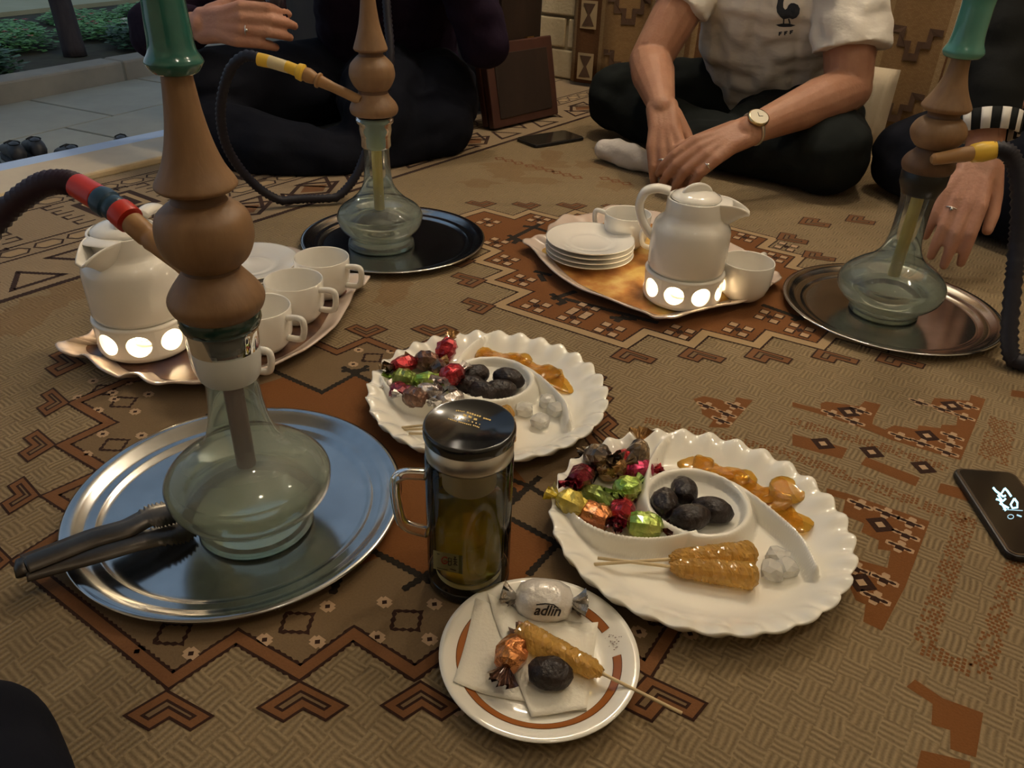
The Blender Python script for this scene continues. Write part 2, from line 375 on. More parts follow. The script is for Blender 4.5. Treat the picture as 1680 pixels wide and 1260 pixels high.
for h_ in [((274, 1131), (353, 1175), (200, 1175)), ((492, 1116), (574, 1158), (419, 1162)), ((690, 1116), (762, 1160), (622, 1158)), ((880, 1115), (962, 1155), (812, 1158)), ((1060, 1106), (1163, 1154), (1012, 1158)),
           ((116, 661), (88, 636), (74, 685)), ((94, 730), (63, 704), (45, 760)), ((68, 813), (40, 781), (14, 846)), ((22, 919), (-12, 885), (-26, 958)), ((142, 597), (106, 572), (92, 620)),
           ((601, 556), (638, 541), (564, 540)), ((713, 556), (752, 541), (672, 540)), ((965, 705), (997, 681), (1000, 735)), ((965, 655), (990, 630), (995, 668)),
           ((801, 460), (752, 447), (776, 473)), ((815, 502), (768, 488), (792, 517)), ((782, 428), (735, 415), (757, 440)),
           ((1021, 570), (999, 586), (1080, 589)), ((1129, 570), (1110, 585), (1193, 588)), ((1235, 570), (1219, 586), (1302, 589)), ((1341, 572), (1329, 586), (1412, 591)), ((1445, 578), (1434, 592), (1520, 598)),
           ((795, 341), (762, 333), (816, 334)), ((870, 344), (838, 335), (889, 337)), ((945, 345), (911, 336), (965, 338)), ((1016, 346), (984, 338), (1036, 340)),
           ((1272, 393), (1280, 381), (1324, 402)), ((1314, 422), (1320, 411), (1370, 430)), ((1308, 367), (1318, 356), (1360, 374)), ((1385, 363), (1393, 352), (1434, 370))]: hook(*h_)
# small motifs
def rhomb(mb, p, s, t, z): 
    e = A2.to_2d() * s; g = B2.to_2d() * t
    mb.flat([tuple(p + e), tuple(p + g), tuple(p - e), tuple(p - g)], z)
def rect2(mb, p, s, t, z):
    e = A2.to_2d() * s; g = B2.to_2d() * t
    mb.flat([tuple(p + e + g), tuple(p - e + g), tuple(p - e - g), tuple(p + e - g)], z)
dk = MB(); pk = MB()
for u, v in [(830, 427), (856, 460), (880, 502), (940, 521), (1000, 541), (960, 508), (1115, 545), (1211, 541), (1312, 542), (801, 365), (884, 361), (814, 398), (1222, 390), (1272, 423), (1290, 405), (1262, 520)]:
    c = G(u, v).to_2d()
    for i in (-1, 1):
        for j in (-1, 1):
            p = c + A2.to_2d() * i * .0125 + B2.to_2d() * j * .0125
            rect2(dk, p, .0085, .0085, Z3); rect2(pk, p + Vector((0, .001)), .0062, .0062, Z4)
    rhomb(dk, c, .008, .008, Z4)
for u, v in [(203, 660), (188, 730), (667, 1018), (487, 1022), (284, 1040), (611, 587), (170, 640), (1085, 1010), (800, 1130), (880, 715)]:
    c = G(u, v).to_2d()
    for i in (-1, 1):
        for j in (-1, 1):
            p = c + Vector((i * .024, j * .021)); rect2(pk, p, .0062, .0048, Z3); rect2(pk, p, .0035, .0075, Z4 - .00003); rhomb(dk, p, .0032, .0032, Z4)
    Q = [c + Vector((i * .0125, j * .011)) for i, j in ((-1, -1), (1, -1), (1, 1), (-1, 1))]
    band(dk, [tuple(q) for q in Q], .0035, Z3, True, .0012)
for u, v in [(1365, 679), (1412, 674), (1401, 692), (1508, 660), (1545, 671), (1588, 666), (1581, 684), (1476, 716), (1512, 727), (1562, 716), (1559, 729), (1553, 742), (1411, 828), (1454, 842), (1494, 858), (1486, 878), (1476, 897), (1404, 932), (1450, 951), (1436, 981), (1159, 666), (1206, 666), (1192, 679), (1184, 690)]:
    c = G(u, v).to_2d(); s_ = .0075
    band(pk, [tuple(c + Vector((-s_ * 1.6, s_ * 1.1))), tuple(c), tuple(c + Vector((s_ * 1.6, -s_ * 1.1)))], .0075, Z3, False, .001)
    band(pk, [tuple(c + Vector((-s_ * .9, -s_ * 1.1))), tuple(c + Vector((s_ * .9, s_ * 1.1)))], .0075, Z3 + .00003, False, .001)
    band(dk, [tuple(c + Vector((-s_ * 1.3, s_ * .9))), tuple(c), tuple(c + Vector((s_ * 1.3, -s_ * .9)))], .0035, Z4, False, .001)
    rect2(dk, c + Vector((-.001, -.002)), .0035, .0045, Z4 + .00003)
for u, v in [(1392, 676), (1562, 666), (1521, 715), (1444, 861), (1413, 956), (1515, 767), (1350, 728), (1430, 742)]:
    c = G(u, v).to_2d(); rhomb(dk, c, .016, .016, Z3); rhomb(pk, c, .006, .006, Z4)
cpart(dk, 'small_motif_line', C_dark)['kind'] = 'stuff'; cpart(pk, 'small_motif', C_pink)['kind'] = 'stuff'
# rust stepped shapes of the neighbouring panel
rust = [
 [(1137, 655), (1155, 650), (1185, 657), (1192, 664), (1205, 660), (1208, 652), (1235, 657), (1195, 702), (1162, 701), (1170, 690), (1152, 680), (1150, 668)],
 [(1300, 660), (1347, 672), (1346, 662), (1355, 659), (1410, 667), (1419, 658), (1445, 664), (1433, 686), (1431, 696), (1452, 705), (1467, 698), (1505, 705), (1507, 698), (1543, 703), (1545, 697), (1569, 698), (1571, 684), (1531, 670), (1526, 665), (1533, 653), (1590, 658), (1593, 648), (1617, 655), (1576, 755), (1543, 746), (1462, 722), (1417, 703), (1343, 679), (1300, 667)],
 [(1300, 712), (1390, 736), (1381, 753), (1300, 731)], [(1421, 750), (1509, 784), (1502, 798), (1412, 762)], [(1543, 793), (1586, 803), (1593, 824), (1538, 808)],
 [(1356, 801), (1387, 809), (1525, 856), (1485, 963), (1447, 1035), (1416, 1020), (1420, 992), (1404, 985), (1394, 963), (1382, 951), (1387, 913), (1456, 932), (1461, 904), (1440, 901), (1442, 887), (1413, 873), (1418, 859), (1382, 844), (1387, 820), (1356, 811)],
 [(1487, 1127), (1501, 1115), (1547, 1146), (1613, 1170), (1601, 1243), (1559, 1229), (1559, 1198), (1528, 1189), (1530, 1155)], [(1511, 1231), (1592, 1250), (1590, 1275), (1500, 1275)], [(1660, 640), (1690, 644), (1690, 655), (1658, 650)]]
for r in rust: cpart(MB().flat(px2(r), Z2), 'stepped_motif', C_orange)
dots = MB()
def dotband(pts, wpx, sp=.0048):
    W = [Vector(p) for p in px2(pts)]
    for a, b in zip(W, W[1:]):
        d = (b - a); n = int(d.length / sp); d.normalize(); nn = Vector((-d.y, d.x)); k = int(wpx / sp)
        for i in range(n):
            for j in range(-k // 2, k // 2 + 1):
                if random.random() < .25: continue
                c = a + d * (i * sp) + nn * (j * sp + (sp / 2 if i % 2 else 0)); rect2(dots, c, sp * .36, sp * .33, Z1)
dotband([(1549, 960), (1516, 1062), (1606, 1103), (1655, 960), (1690, 850)], .019)
dotband([(1300, 690), (1440, 730), (1560, 772)], .016); dotband([(1300, 745), (1440, 800), (1560, 845), (1590, 850), (1549, 960)], .018)
dotband([(1645, 690), (1625, 760)], .03); dotband([(1060, 690), (1130, 705), (1300, 745)], .012)
cpart(dots, 'dotted_band', C_orange)['kind'] = 'stuff'
# faded rust clouds of the far field
C_fade = carpet_mat('carpet_faded_rust', (0.115, 0.066, 0.029), (0.28, 0.19, 0.095), weave=.4)
for kf, (u, v, a, b) in enumerate([(842, 275, .09, .02), (900, 268, .06, .02), (880, 297, .08, .015), (785, 300, .06, .018), (830, 285, .05, .03), (970, 270, .06, .02), (905, 255, .04, .03), (1010, 305, .05, .02), (60, 500, .05, .03), (20, 530, .05, .03), (120, 480, .06, .02), (655, 465, .03, .03), (640, 478, .03, .03)]):
    c = G(u, v).to_2d(); q = []
    for k in range(16):
        t = 2 * pi * k / 16; rr = random.uniform(.55, 1.15); q.append(tuple(c + Vector((math.cos(t) * a * rr, math.sin(t) * b * rr * 2))))
    zz = Z1 + .000006 * kf; cpart(MB().add([(c.x, c.y, zz)] + [(x, y, zz) for x, y in q], [(0, 1 + i, 1 + (i + 1) % 16) for i in range(16)]), 'faded_motif', C_fade)
mb = MB()
for u, v in [(835, 264), (885, 276), (930, 287), (1010, 297)]:
    c = G(u, v).to_2d()
    for i in (-1, 0, 1):
        mb = MB(); band(mb, [tuple(c + B2.to_2d() * (i * .03 + s1 * .013) + A2.to_2d() * (s2 * .012)) for s1, s2 in ((-1, 0), (0, 1), (1, 0), (0, -1))], .006, Z2, True); cpart(mb, 'chain_motif', C_brown)
# border along the open side
b0 = toab(G(0, 495))[1]; b0b = toab(G(970, 190))[1]
bl = [(ab(a, b0 + (b0b - b0) * (a - .4) / 2).to_2d()) for a in (-1.4, aW - .02)]
q = [tuple(bl[0]), tuple(bl[1]), tuple(ab(aW - .02, bC + .004).to_2d()), tuple(ab(-1.4, bC + .004).to_2d())]
cpart(MB().flat(q, Z1), 'border_ground', C_bord)
db = MB(); lb = MB(); ob = MB(); wB = b0 - bC
def bp(a, t): return tuple(ab(a, b0 + (b0b - b0) * (a - .4) / 2 - t).to_2d())     # t = distance from the border line towards the sill
band(db, [bp(-1.4, 0), bp(aW - .02, 0)], .012, Z3, False, .0015)
for t in (.155, .215, wB - .09, wB - .035): band(db, [bp(-1.4, t), bp(aW - .02, t)], .0055, Z3, False, .0012)
a = -1.3
while a < aW - .1:                                    # row of triangles
    for s_, o_ in ((1, 0.0), (-1, .085)):
        band(db, [bp(a + o_, .075 + s_ * .045), bp(a + o_ + .085, .075 + s_ * .045), bp(a + o_ + .042, .075 - s_ * .02)], .009, Z3, True, .001)
    if int(a * 3) % 2 == 0:
        band(db, [bp(a + .2, .03), bp(a + .27, .075), bp(a + .2, .12), bp(a + .13, .075)], .01, Z4, True); ob = MB(); rhomb(ob, Vector(bp(a + .2, .075)), .04, .03, Z3); cpart(ob, 'border_diamond', C_brown)
    a += .19
a = -1.3
while a < aW - .1:                                    # chain
    for t in (.185, wB - .0625):
        band(db, [bp(a, t - .017), bp(a + .03, t - .017), bp(a + .042, t), bp(a + .03, t + .017), bp(a, t + .017), bp(a - .012, t)], .004, Z3, True)
        rect2(lb, Vector(bp(a + .015, t)), .018, .01, Z2)
    a += .062
a = -1.2; cm = (.215 + wB - .09) / 2
while a < aW - .2:                                    # stepped squares in the wide stripe
    for s_, m_ in ((.062, db), (.048, lb), (.036, db), (.022, lb), (.011, db)):
        rect2(m_, Vector(bp(a, cm)), s_ * 1.1, s_ * .95, Z2 + (.062 - s_) * .006)
    for k in (-1, 1):
        for j in range(4):
            t = cm - .06 + j * .04; band(db, [bp(a + k * .08, t), bp(a + k * .115, t), bp(a + k * .115, t + .02), bp(a + k * .095, t + .02)], .005, Z3)
    for k in (-1, 1):
        for j in range(3):
            p = a - .05 + j * .05; band(db, [bp(p, cm + k * .072), bp(p, cm + k * .092), bp(p + .025, cm + k * .092), bp(p + .025, cm + k * .08)], .005, Z3)
    a += .34
cpart(db, 'border_line', C_dark); cpart(lb, 'border_motif', C_cream)

# ------------------------------------------------------------------ curtain of patterned cloth on the back wall
def curtain_mat():
    m = bpy.data.materials.new('kilim_curtain'); m.use_nodes = True; ns, ls = nodes(m); b = ns['Principled BSDF']; b.inputs['Roughness'].default_value = .9; b.inputs['Specular IOR Level'].default_value = .1
    uv = ns.new('ShaderNodeUVMap'); uv.uv_map = 'cloth'; sp = ns.new('ShaderNodeSeparateXYZ'); ls.new(uv.outputs[0], sp.inputs[0])
    d = ns.new('ShaderNodeMath'); d.operation = 'DIVIDE'; ls.new(sp.outputs['X'], d.inputs[0]); d.inputs[1].default_value = .46
    fr = ns.new('ShaderNodeMath'); fr.operation = 'FRACT'; ls.new(d.outputs[0], fr.inputs[0])
    r = ns.new('ShaderNodeValToRGB'); r.color_ramp.interpolation = 'CONSTANT'; E = r.color_ramp.elements
    cols = [(0, (.30, .20, .10)), (.04, (.13, .065, .03)), (.24, (.32, .22, .11)), (.28, (.24, .15, .07)), (.62, (.34, .24, .13)), (.66, (.15, .075, .035)), (.80, (.36, .26, .14)), (.95, (.20, .11, .05))]
    E[0].position = 0; E[0].color = (*cols[0][1], 1); E[1].position = cols[1][0]; E[1].color = (*cols[1][1], 1)
    for p_, c_ in cols[2:]:
        e = E.new(p_); e.color = (*c_, 1)
    ls.new(fr.outputs[0], r.inputs[0])
    n = ns.new('ShaderNodeTexBrick'); n.inputs['Scale'].default_value = 70; n.inputs['Color1'].default_value = (1, 1, 1, 1); n.inputs['Color2'].default_value = (.82, .78, .74, 1); n.inputs['Mortar'].default_value = (.72, .66, .6, 1); n.inputs['Mortar Size'].default_value = .03
    ls.new(uv.outputs[0], n.inputs['Vector'])
    mx = ns.new('ShaderNodeMix'); mx.data_type = 'RGBA'; mx.blend_type = 'MULTIPLY'; mx.inputs['Factor'].default_value = 1
    ls.new(r.outputs[0], mx.inputs['A']); ls.new(n.outputs['Color'], mx.inputs['B']); ls.new(mx.outputs['Result'], b.inputs['Base Color']); return m
M_curt = curtain_mat()
bc0 = toab(G(1000, 120))[1]
def cpos(t, z, off=0.0):
    d = .02 * math.sin(t * 17) + .012 * math.sin(t * 41 + 1) + .006 * math.sin(t * 7 + z * 2)
    return ab(aW - .055 - d - off, bc0 + t, z)
nT, nZ = 330, 26; LT, HZ = 2.4, 2.1
vs = [cpos(LT * i / nT, .012 + HZ * j / nZ) for j in range(nZ + 1) for i in range(nT + 1)]
fs = [(j * (nT + 1) + i, j * (nT + 1) + i + 1, (j + 1) * (nT + 1) + i + 1, (j + 1) * (nT + 1) + i) for j in range(nZ) for i in range(nT)]
curt = thing('wall_curtain', 'brown and cream kilim patterned curtain hanging in folds against the back wall', 'curtain')
mc = MB().add(vs, fs); co = mc.build('cloth', M_curt, curt)
uvl = co.data.uv_layers.new(name='cloth')
for lp in co.data.loops:
    i = lp.vertex_index; uvl.data[lp.index].uv = (LT * (i % (nT + 1)) / nT, HZ * (i // (nT + 1)) / nZ)
sm = co.modifiers.new('thick', 'SOLIDIFY'); sm.thickness = .004
M_cdark = mat('curtain_motif_dark', (0.075, 0.040, 0.022), 0.95); M_ccream = mat('curtain_motif_cream', (0.34, 0.25, 0.14), 0.95)
dm = MB(); cmf = MB()
def cquad(mb, t, z, pts, off): mb.add([cpos(t + x, z + y, off) for x, y in pts], [tuple(range(len(pts)))])
for kk in range(6):
    t0 = .46 * kk
    for r in range(5):
        z = .07 + r * .17
        for tt in (t0 + .065, t0 + .34):
            cquad(cmf, tt, z, [(-.03, -.045), (.03, -.045), (.03, .045), (-.03, .045)], .004)
            cquad(dm, tt, z, [(-.022, -.036), (.022, -.036), (.004, 0), (.022, .036), (-.022, .036), (-.004, 0)], .006)
        for s_ in (-1, 1):
            q = [(0, -.07), (.02, -.07), (.02, -.035), (.045, -.035), (.045, 0), (.07, 0), (.07, .018), (.03, .018), (.03, -.018), (.008, -.018), (.008, -.05), (0, -.05)]
            q = [(x * s_, y) for x, y in q]
            cquad(dm, t0 + .21, z + .05, q[::s_], .004)
cm1 = dm.build('dark_motif', M_cdark, curt, smooth=False); cm1['kind'] = 'stuff'
cm2 = cmf.build('cream_motif', M_ccream, curt, smooth=False); cm2['kind'] = 'stuff'

# ------------------------------------------------------------------ garden outside the open side
ZG = -.30
c0, c1 = G(0, 172, ZG), G(228, 127, ZG); CD = (c1 - c0).normalized(); CN = Vector((-CD.y, CD.x, 0))
def cg(s, t, z=0.0): return Vector((c0.x, c0.y, 0)) + CD * s + CN * t + Vector((0, 0, ZG + z))
M_slab = mat('grey_paving_stone', (0.25, 0.24, 0.195), 0.7, var=(0.34, 0.325, 0.26), vscale=2.2, bump=.1, bscale=50)
M_joint = mat('paving_joint', (0.16, 0.155, 0.125), 0.9)
M_curb = mat('kerb_stone', (0.21, 0.19, 0.155), 0.8, var=(0.26, 0.235, 0.19), vscale=5)
M_soil = mat('soil', (0.04, 0.03, 0.02), 0.95, var=(0.06, 0.06, 0.03), vscale=8)
M_path = mat('sandy_path', (0.42, 0.38, 0.22), 0.8, var=(0.5, 0.45, 0.28), vscale=2)
RC = Matrix.Rotation(math.atan2(CD.y, CD.x), 4, 'Z')
def cbox(mb, s0, s1, t0, t1, z0, z1): return mb.box(s0, s1, t0, t1, ZG + z0, ZG + z1, 0, Matrix.Translation((c0.x, c0.y, 0)) @ RC)
pav = struct(cbox(MB(), -3.6, 4.2, -2.3, 0, -.08, -.012).build('pavement', M_joint, smooth=False))
k = 0
for r in range(4):
    s = -3.4 + (r % 2) * .37
    while s < 4.0:
        L = .62 + .22 * ((k * 7) % 5) / 5
        o = cbox(MB(), s + .006, s + L - .006, -.56 * (r + 1) + .006, -.56 * r - .006, -.012, random.uniform(-.002, .001)).build('slab', M_slab, pav, smooth=False, bevel=.004)
        s += L; k += 1
kerb = struct(cbox(MB(), -3.6, 4.2, 0, .14, -.08, .088)  .build('kerb', M_joint, smooth=False))
for i in range(9): cbox(MB(), -3.5 + i * .84 + .005, -3.5 + (i + 1) * .84 - .005, -.006, .146, -.02, .095).build('kerb_stone', M_curb, kerb, smooth=False, bevel=.012)
struct(cbox(MB(), -4, 6, .146, 9.5, -.06, .04).build('garden_bed', M_soil, smooth=False))
yp0 = G(0, 46, ZG + .05); yt = (yp0 - c0).dot(CN)
struct(cbox(MB(), -4, 8, 2.2, 3.35, .04, .07).build('garden_path', M_path, smooth=False))
M_leaf = mat('leaf_green', (0.08, 0.25, 0.06), 0.6, var=(0.22, 0.46, 0.14), vscale=25)
M_leaf2 = mat('leaf_dark', (0.03, 0.09, 0.045), 0.6, var=(0.08, 0.17, 0.08), vscale=25)
M_red = mat('petal_red', (0.45, 0.03, 0.03), 0.5); M_white = mat('petal_white', (0.7, 0.65, 0.5), 0.5)
M_bark = mat('dark_bark', (0.025, 0.02, 0.024), 0.9, var=(0.05, 0.04, 0.04), vscale=20, stretch=(1, 1, .2), bump=.5, bscale=30)
def leaves(R_, Hh, n, seed):
    rd = random.Random(seed); m = MB()
    for _ in range(n):
        while True:
            x, y, z = rd.uniform(-1, 1), rd.uniform(-1, 1), rd.uniform(0, 1)
            if x * x + y * y + (z - .35) ** 2 < 1 and (x * x + y * y + z * z > .25): break
        c = Vector((x * R_, y * R_, .03 + z * Hh)); a = rd.uniform(0, 2 * pi); e = rd.uniform(-.3, .9); L = rd.uniform(.035, .07)
        d = Vector((math.cos(a) * math.cos(e), math.sin(a) * math.cos(e), math.sin(e))); sd = d.cross(Vector((0, 0, 1))).normalized() * L * .32
        m.add([c, c + d * L * .5 + sd, c + d * L, c + d * L * .5 - sd], [(0, 1, 2, 3)])
    return m
shr = []
for k in range(3):
    t = thing('garden_shrub', 'x', 'shrub', (0, 0, -50)); leaves([.30, .26, .34][k], [.30, .22, .26][k], [1000, 1000, 1000][k], k).build('foliage', [M_leaf, M_leaf2, M_leaf][k], t, smooth=False)
    st = MB()
    for q in range(5): st.tube([(0, 0, 0), (.08 * math.cos(q * 1.3), .08 * math.sin(q * 1.3), .16)], [.008, .004], 6)
    st.build('stem', M_bark, t)
    fl = MB(); rd = random.Random(k + 9)
    for q in range(9):
        a = rd.uniform(0, 6.28); rr = rd.uniform(.05, .26); c = Vector((rr * math.cos(a), rr * math.sin(a), rd.uniform(.22, .34)))
        for w in range(5):
            d = Vector((math.cos(w * 1.257), math.sin(w * 1.257), .5)) * .018; sd = Vector((-d.y, d.x, 0)) * .5; fl.add([c, c + d + sd, c + d * 1.3, c + d - sd], [(0, 1, 2, 3)])
    fl.build('blossom', [M_red, M_white, M_red][k], t, smooth=False); shr.append(t)
used = [False] * 3
lab = ['bright green leafy shrub with red blossoms in the garden bed', 'low dark green shrub with pale blossoms right behind the kerb', 'spreading bright green shrub with red blossoms beyond the kerb']
def put_shrub(k, s, t, sc, hz_=.55):
    global used
    o = shr[k] if not used[k] else copy_tree(shr[k]); used[k] = True
    o.location = cg(s, t, .04); o.scale = (sc, sc, sc * hz_); o.rotation_euler = (0, 0, random.uniform(0, 6)); tag(o, lab[k], 'shrub', ['bright shrubs of the garden bed', 'dark shrubs behind the kerb', 'spreading shrubs beyond the kerb'][k])
tb = G(124, 92, ZG + .04)
for s in range(6):
    if (cg(-1.0 + s * .58, .46) - tb).to_2d().length > .30: put_shrub(1, -1.0 + s * .58, .46, .95)
for r in range(2):
    for s in range(6):
        if (cg(-1.2 + s * .66 + .3 * (r % 2), 1.02 + r * .58) - tb).to_2d().length > .30: put_shrub(0 if (s + r) % 2 else 2, -1.2 + s * .66 + .3 * (r % 2), 1.02 + r * .58, .85, (.36, .24)[r])
for s in range(5): put_shrub(0, -.6 + s * 1.25, 4.1, 1.65)
tb = G(124, 92, ZG + .04)
tp = [tb, tb + Vector((-.03, .02, .35)), tb + Vector((-.09, .03, .8)), tb + Vector((-.16, .05, 1.5)), tb + Vector((-.2, .1, 2.4))]
tree = thing('garden_tree', 'dark slender tree trunk rising from the garden bed', 'tree', tb)
MB().tube([p - tb for p in catmull(tp, 5)], [.062 - .0012 * i for i in range(21)], 14).build('trunk', M_bark, tree)
lv = leaves(1.1, 1.2, 1500, 33); lv.v = [(x * 1.0 - .2, y + .1, z + 2.2) for x, y, z in lv.v]; lv.build('crown', M_leaf2, tree, smooth=False)['kind'] = 'stuff'
# shoes left on the paving
M_shoe = mat('black_shoe_leather', (0.016, 0.017, 0.02), 0.5, var=(0.03, 0.03, 0.035), vscale=20)
M_sole = mat('shoe_sole', (0.03, 0.03, 0.032), 0.8)
def shoe_mesh():
    up = []
    prof = [(-.135, .026, .06), (-.11, .034, .085), (-.06, .035, .088), (-.01, .036, .07), (.05, .042, .055), (.1, .04, .045), (.13, .026, .034), (.142, .01, .02)]
    vs = []; n = 12
    for x, wd, hh in prof:
        for k in range(n):
            a = 2 * pi * k / n; vs.append((x, wd * math.cos(a), max(.012, .012 + hh * (0.5 + .5 * math.sin(a)))))
    fs = [(i * n + k, i * n + (k + 1) % n, (i + 1) * n + (k + 1) % n, (i + 1) * n + k) for i in range(len(prof) - 1) for k in range(n)] + [tuple(range(n))[::-1], tuple(range((len(prof) - 1) * n, len(prof) * n))]
    return MB().add(vs, fs).mesh('upper')
sm_ = shoe_mesh(); so = MB().prism([(-.14, -.028), (-.05, -.034), (.06, -.045), (.12, -.036), (.15, 0), (.12, .036), (.06, .045), (-.05, .034), (-.14, .028)], 0, .013).mesh('sole')
op = MB().lathe([(.026, .096), (.022, .09), (0, .072)], 14).mesh('collar'); M_in = mat('shoe_lining', (0.008, 0.008, 0.008), .9)
lc = MB()
for i in range(4): lc.tube([(.0 + i * .02, -.018, .083 - i * .006), (.004 + i * .02, 0, .088 - i * .006), (.0 + i * .02, .018, .083 - i * .006)], .003, 6)
lc = lc.mesh('laces')
slab = ['black lace-up shoe on the paving, the one of the close pair nearer the tree', 'black lace-up shoe on the paving, the one of the close pair farther from the tree', 'single black shoe on the paving just behind the wooden cone', 'single black shoe on the paving between the close pair and the wooden cone', 'black shoe standing apart on the paving against the edge strip']
for i, (u, v, rz) in enumerate([(26, 264, 2.3), (61, 257, 2.25), (205, 252, 2.0), (118, 270, 2.3), (-12, 287, 2.3)]):
    g = G(u, v, ZG); t = thing('shoe', slab[i], 'shoe', (g.x, g.y, ZG + .001), group='shoes left on the paving', rotz=rz)
    for nm, me, mm in (('upper', sm_, M_shoe), ('sole', so, M_sole), ('collar', op, M_in), ('laces', lc, M_sole)):
        o = link(nm, me, mm, t)
        if nm == 'collar': o.location = (-.075, 0, 0); o.scale = (1.6, 1, 1)
    t.scale = (.82, .82, .82)
# ------------------------------------------------------------------ ceramics, trays, sweets
M_porc = mat('white_porcelain', (0.84, 0.81, 0.74), 0.10, spec=.5, coat=.6)
M_porc2 = mat('cream_porcelain', (0.86, 0.83, 0.73), 0.10, spec=.5, coat=.6)
M_steel = mat('polished_steel', (0.52, 0.52, 0.51), 0.17, 1.0, var=(0.40, 0.40, 0.395), vscale=16, bump=.008, bscale=22)
M_wax = mat('candle_wax', (0.8, 0.72, 0.6), 0.5); M_flame = mat('tealight_flame', (1, .8, .5), 0.5, emit=(1.0, .75, .45), estr=60)
M_alu = mat('tealight_cup', (0.7, 0.7, 0.7), 0.3, 1.0)
def ease(x): x = max(0, min(1, x)); return x * x * (3 - 2 * x)

# round steel trays under the hookahs
def tray_mesh(R_):
    return MB().lathe([(0, .0015), (R_ * .76, .0015), (R_ * .80, .0022), (R_ * .815, .0048), (R_ * .83, .0056), (R_ * .86, .0058), (R_ * .885, .0068), (R_ * .92, .0115), (R_ * .955, .0142), (R_ * .985, .0148), (R_, .0138), (R_ * .998, .0125), (R_ * .98, .0130), (R_ * .95, .0122), (R_ * .91, .0092), (R_ * .88, .0046), (R_ * .80, .0008), (R_ * .76, .0002), (0, .0002)], 128).mesh('tray_mesh')
TR = .3036 * H; tm = tray_mesh(TR)
trays = []
for k, (cx, cy) in enumerate([(-.505, 1.1375), (-.4134, 2.488), (1.0956, 2.105)]):
    o = link('round_steel_tray', tm, M_steel, None, True, (cx * H, cy * H, .0009)); trays.append(o)
    tag(o, ['shiny round steel tray on which the tongs and the teal-bowled hookah rest', 'round steel tray under the hookah with the yellow hose tip, beside the white cups', 'round steel tray under the hookah beside the striped cuff'][k], 'tray', 'steel trays under the hookahs')

# oval tea trays with scalloped rims
def tea_tray(name, outline, label, cols, zr=.020):
    pts = catmull([(*G(u, v, .016).xy, 0) for u, v in outline], 8, True); n = len(pts); cx = sum(p.x for p in pts) / n; cy = sum(p.y for p in pts) / n
    t = thing(name, label, 'tray', (cx, cy, .0009), 'scalloped tea trays')
    rel = [Vector((p.x - cx, p.y - cy, 0)) for p in pts]
    m = MB(); rings = [(.0, .004), (.80, .004), (.84, .0055), (.885, .0095), (.925, .0145), (.96, zr - .002), (.985, zr), (1.0, zr - .001), (.99, zr - .0035), (.945, .012), (.89, .0055), (.83, .0012), (.78, .0002), (0, .0002)]
    vs = []; rows = []
    for s, z in rings:
        if s == 0: rows.append([len(vs)]); vs.append((0, 0, z)); continue
        row = []
        for i, p in enumerate(rel):
            wv = math.sin(2 * pi * i / n * 17 + .6) * math.sin(2 * pi * i / n * 5); k = max(0, (s - .8) / .2)
            row.append(len(vs)); q = p * (s * (1 + .012 * k * wv)); vs.append((q.x, q.y, z + .0032 * k * wv))
        rows.append(row)
    fs = []
    for A_, B_ in zip(rows, rows[1:]):
        for i in range(n):
            j = (i + 1) % n
            if len(A_) == 1: fs.append((A_[0], B_[i], B_[j]))
            elif len(B_) == 1: fs.append((A_[i], B_[0], A_[j]))
            else: fs.append((A_[i], B_[i], B_[j], A_[j]))
    body = m.add(vs, fs).build('tray_body', mat(name + '_glaze', (0.62, 0.52, 0.44), .2, var=(0.55, 0.42, 0.34), vscale=14, coat=.4), t)
    d = MB(); q = [p * .835 for p in rel]
    d.add([(0, 0, .0052)] + [(p.x, p.y, .0058) for p in q], [(0, 1 + i, 1 + (i + 1) % n) for i in range(n)])
    bm = bpy.data.materials.new(name + '_print'); bm.use_nodes = True; ns, ls = nodes(bm); b = ns['Principled BSDF']; b.inputs['Roughness'].default_value = .2
    tcx = ns.new('ShaderNodeTexCoord'); nz = ns.new('ShaderNodeTexNoise'); nz.inputs['Scale'].default_value = 11; nz.inputs['Detail'].default_value = 5; ls.new(tcx.outputs['Object'], nz.inputs['Vector'])
    r = ns.new('ShaderNodeValToRGB'); E = r.color_ramp.elements; E[0].position = .3; E[0].color = (*cols[0], 1); E[1].position = .45; E[1].color = (*cols[1], 1)
    for p_, c_ in ((.55, cols[2]), (.68, cols[3])): e = E.new(p_); e.color = (*c_, 1)
    ls.new(nz.outputs['Fac'], r.inputs[0]); ls.new(r.outputs[0], b.inputs['Base Color'])
    d.build('printed_panel', bm, t, smooth=False)
    return t
teaR = tea_tray('tea_tray', [(857, 400), (868, 391), (893, 388), (903, 368), (930, 356), (958, 354), (1000, 342), (1060, 346), (1130, 366), (1200, 398), (1232, 425), (1250, 445), (1275, 451), (1281, 461), (1266, 470), (1246, 487), (1205, 502), (1150, 512), (1110, 524), (1082, 526), (1050, 514), (985, 490), (925, 462), (890, 432), (872, 410)],
    'scalloped oval tea tray with a yellow printed centre carrying the stacked saucers', [(.16, .05, .01), (.45, .20, .05), (.62, .42, .12), (.42, .19, .05)])
teaL = tea_tray('tea_tray', [(93, 574), (100, 562), (135, 558), (160, 530), (180, 490), (240, 445), (330, 415), (420, 402), (485, 410), (530, 433), (570, 450), (602, 455), (604, 464), (585, 478), (572, 505), (550, 540), (505, 575), (450, 602), (410, 618), (350, 630), (290, 634), (245, 632), (222, 618), (195, 622), (165, 610), (140, 588), (110, 585)],
    'scalloped oval tea tray with a dark brown printed centre carrying a row of cups', [(.05, .035, .06), (.10, .05, .035), (.17, .08, .04), (.09, .05, .04)])

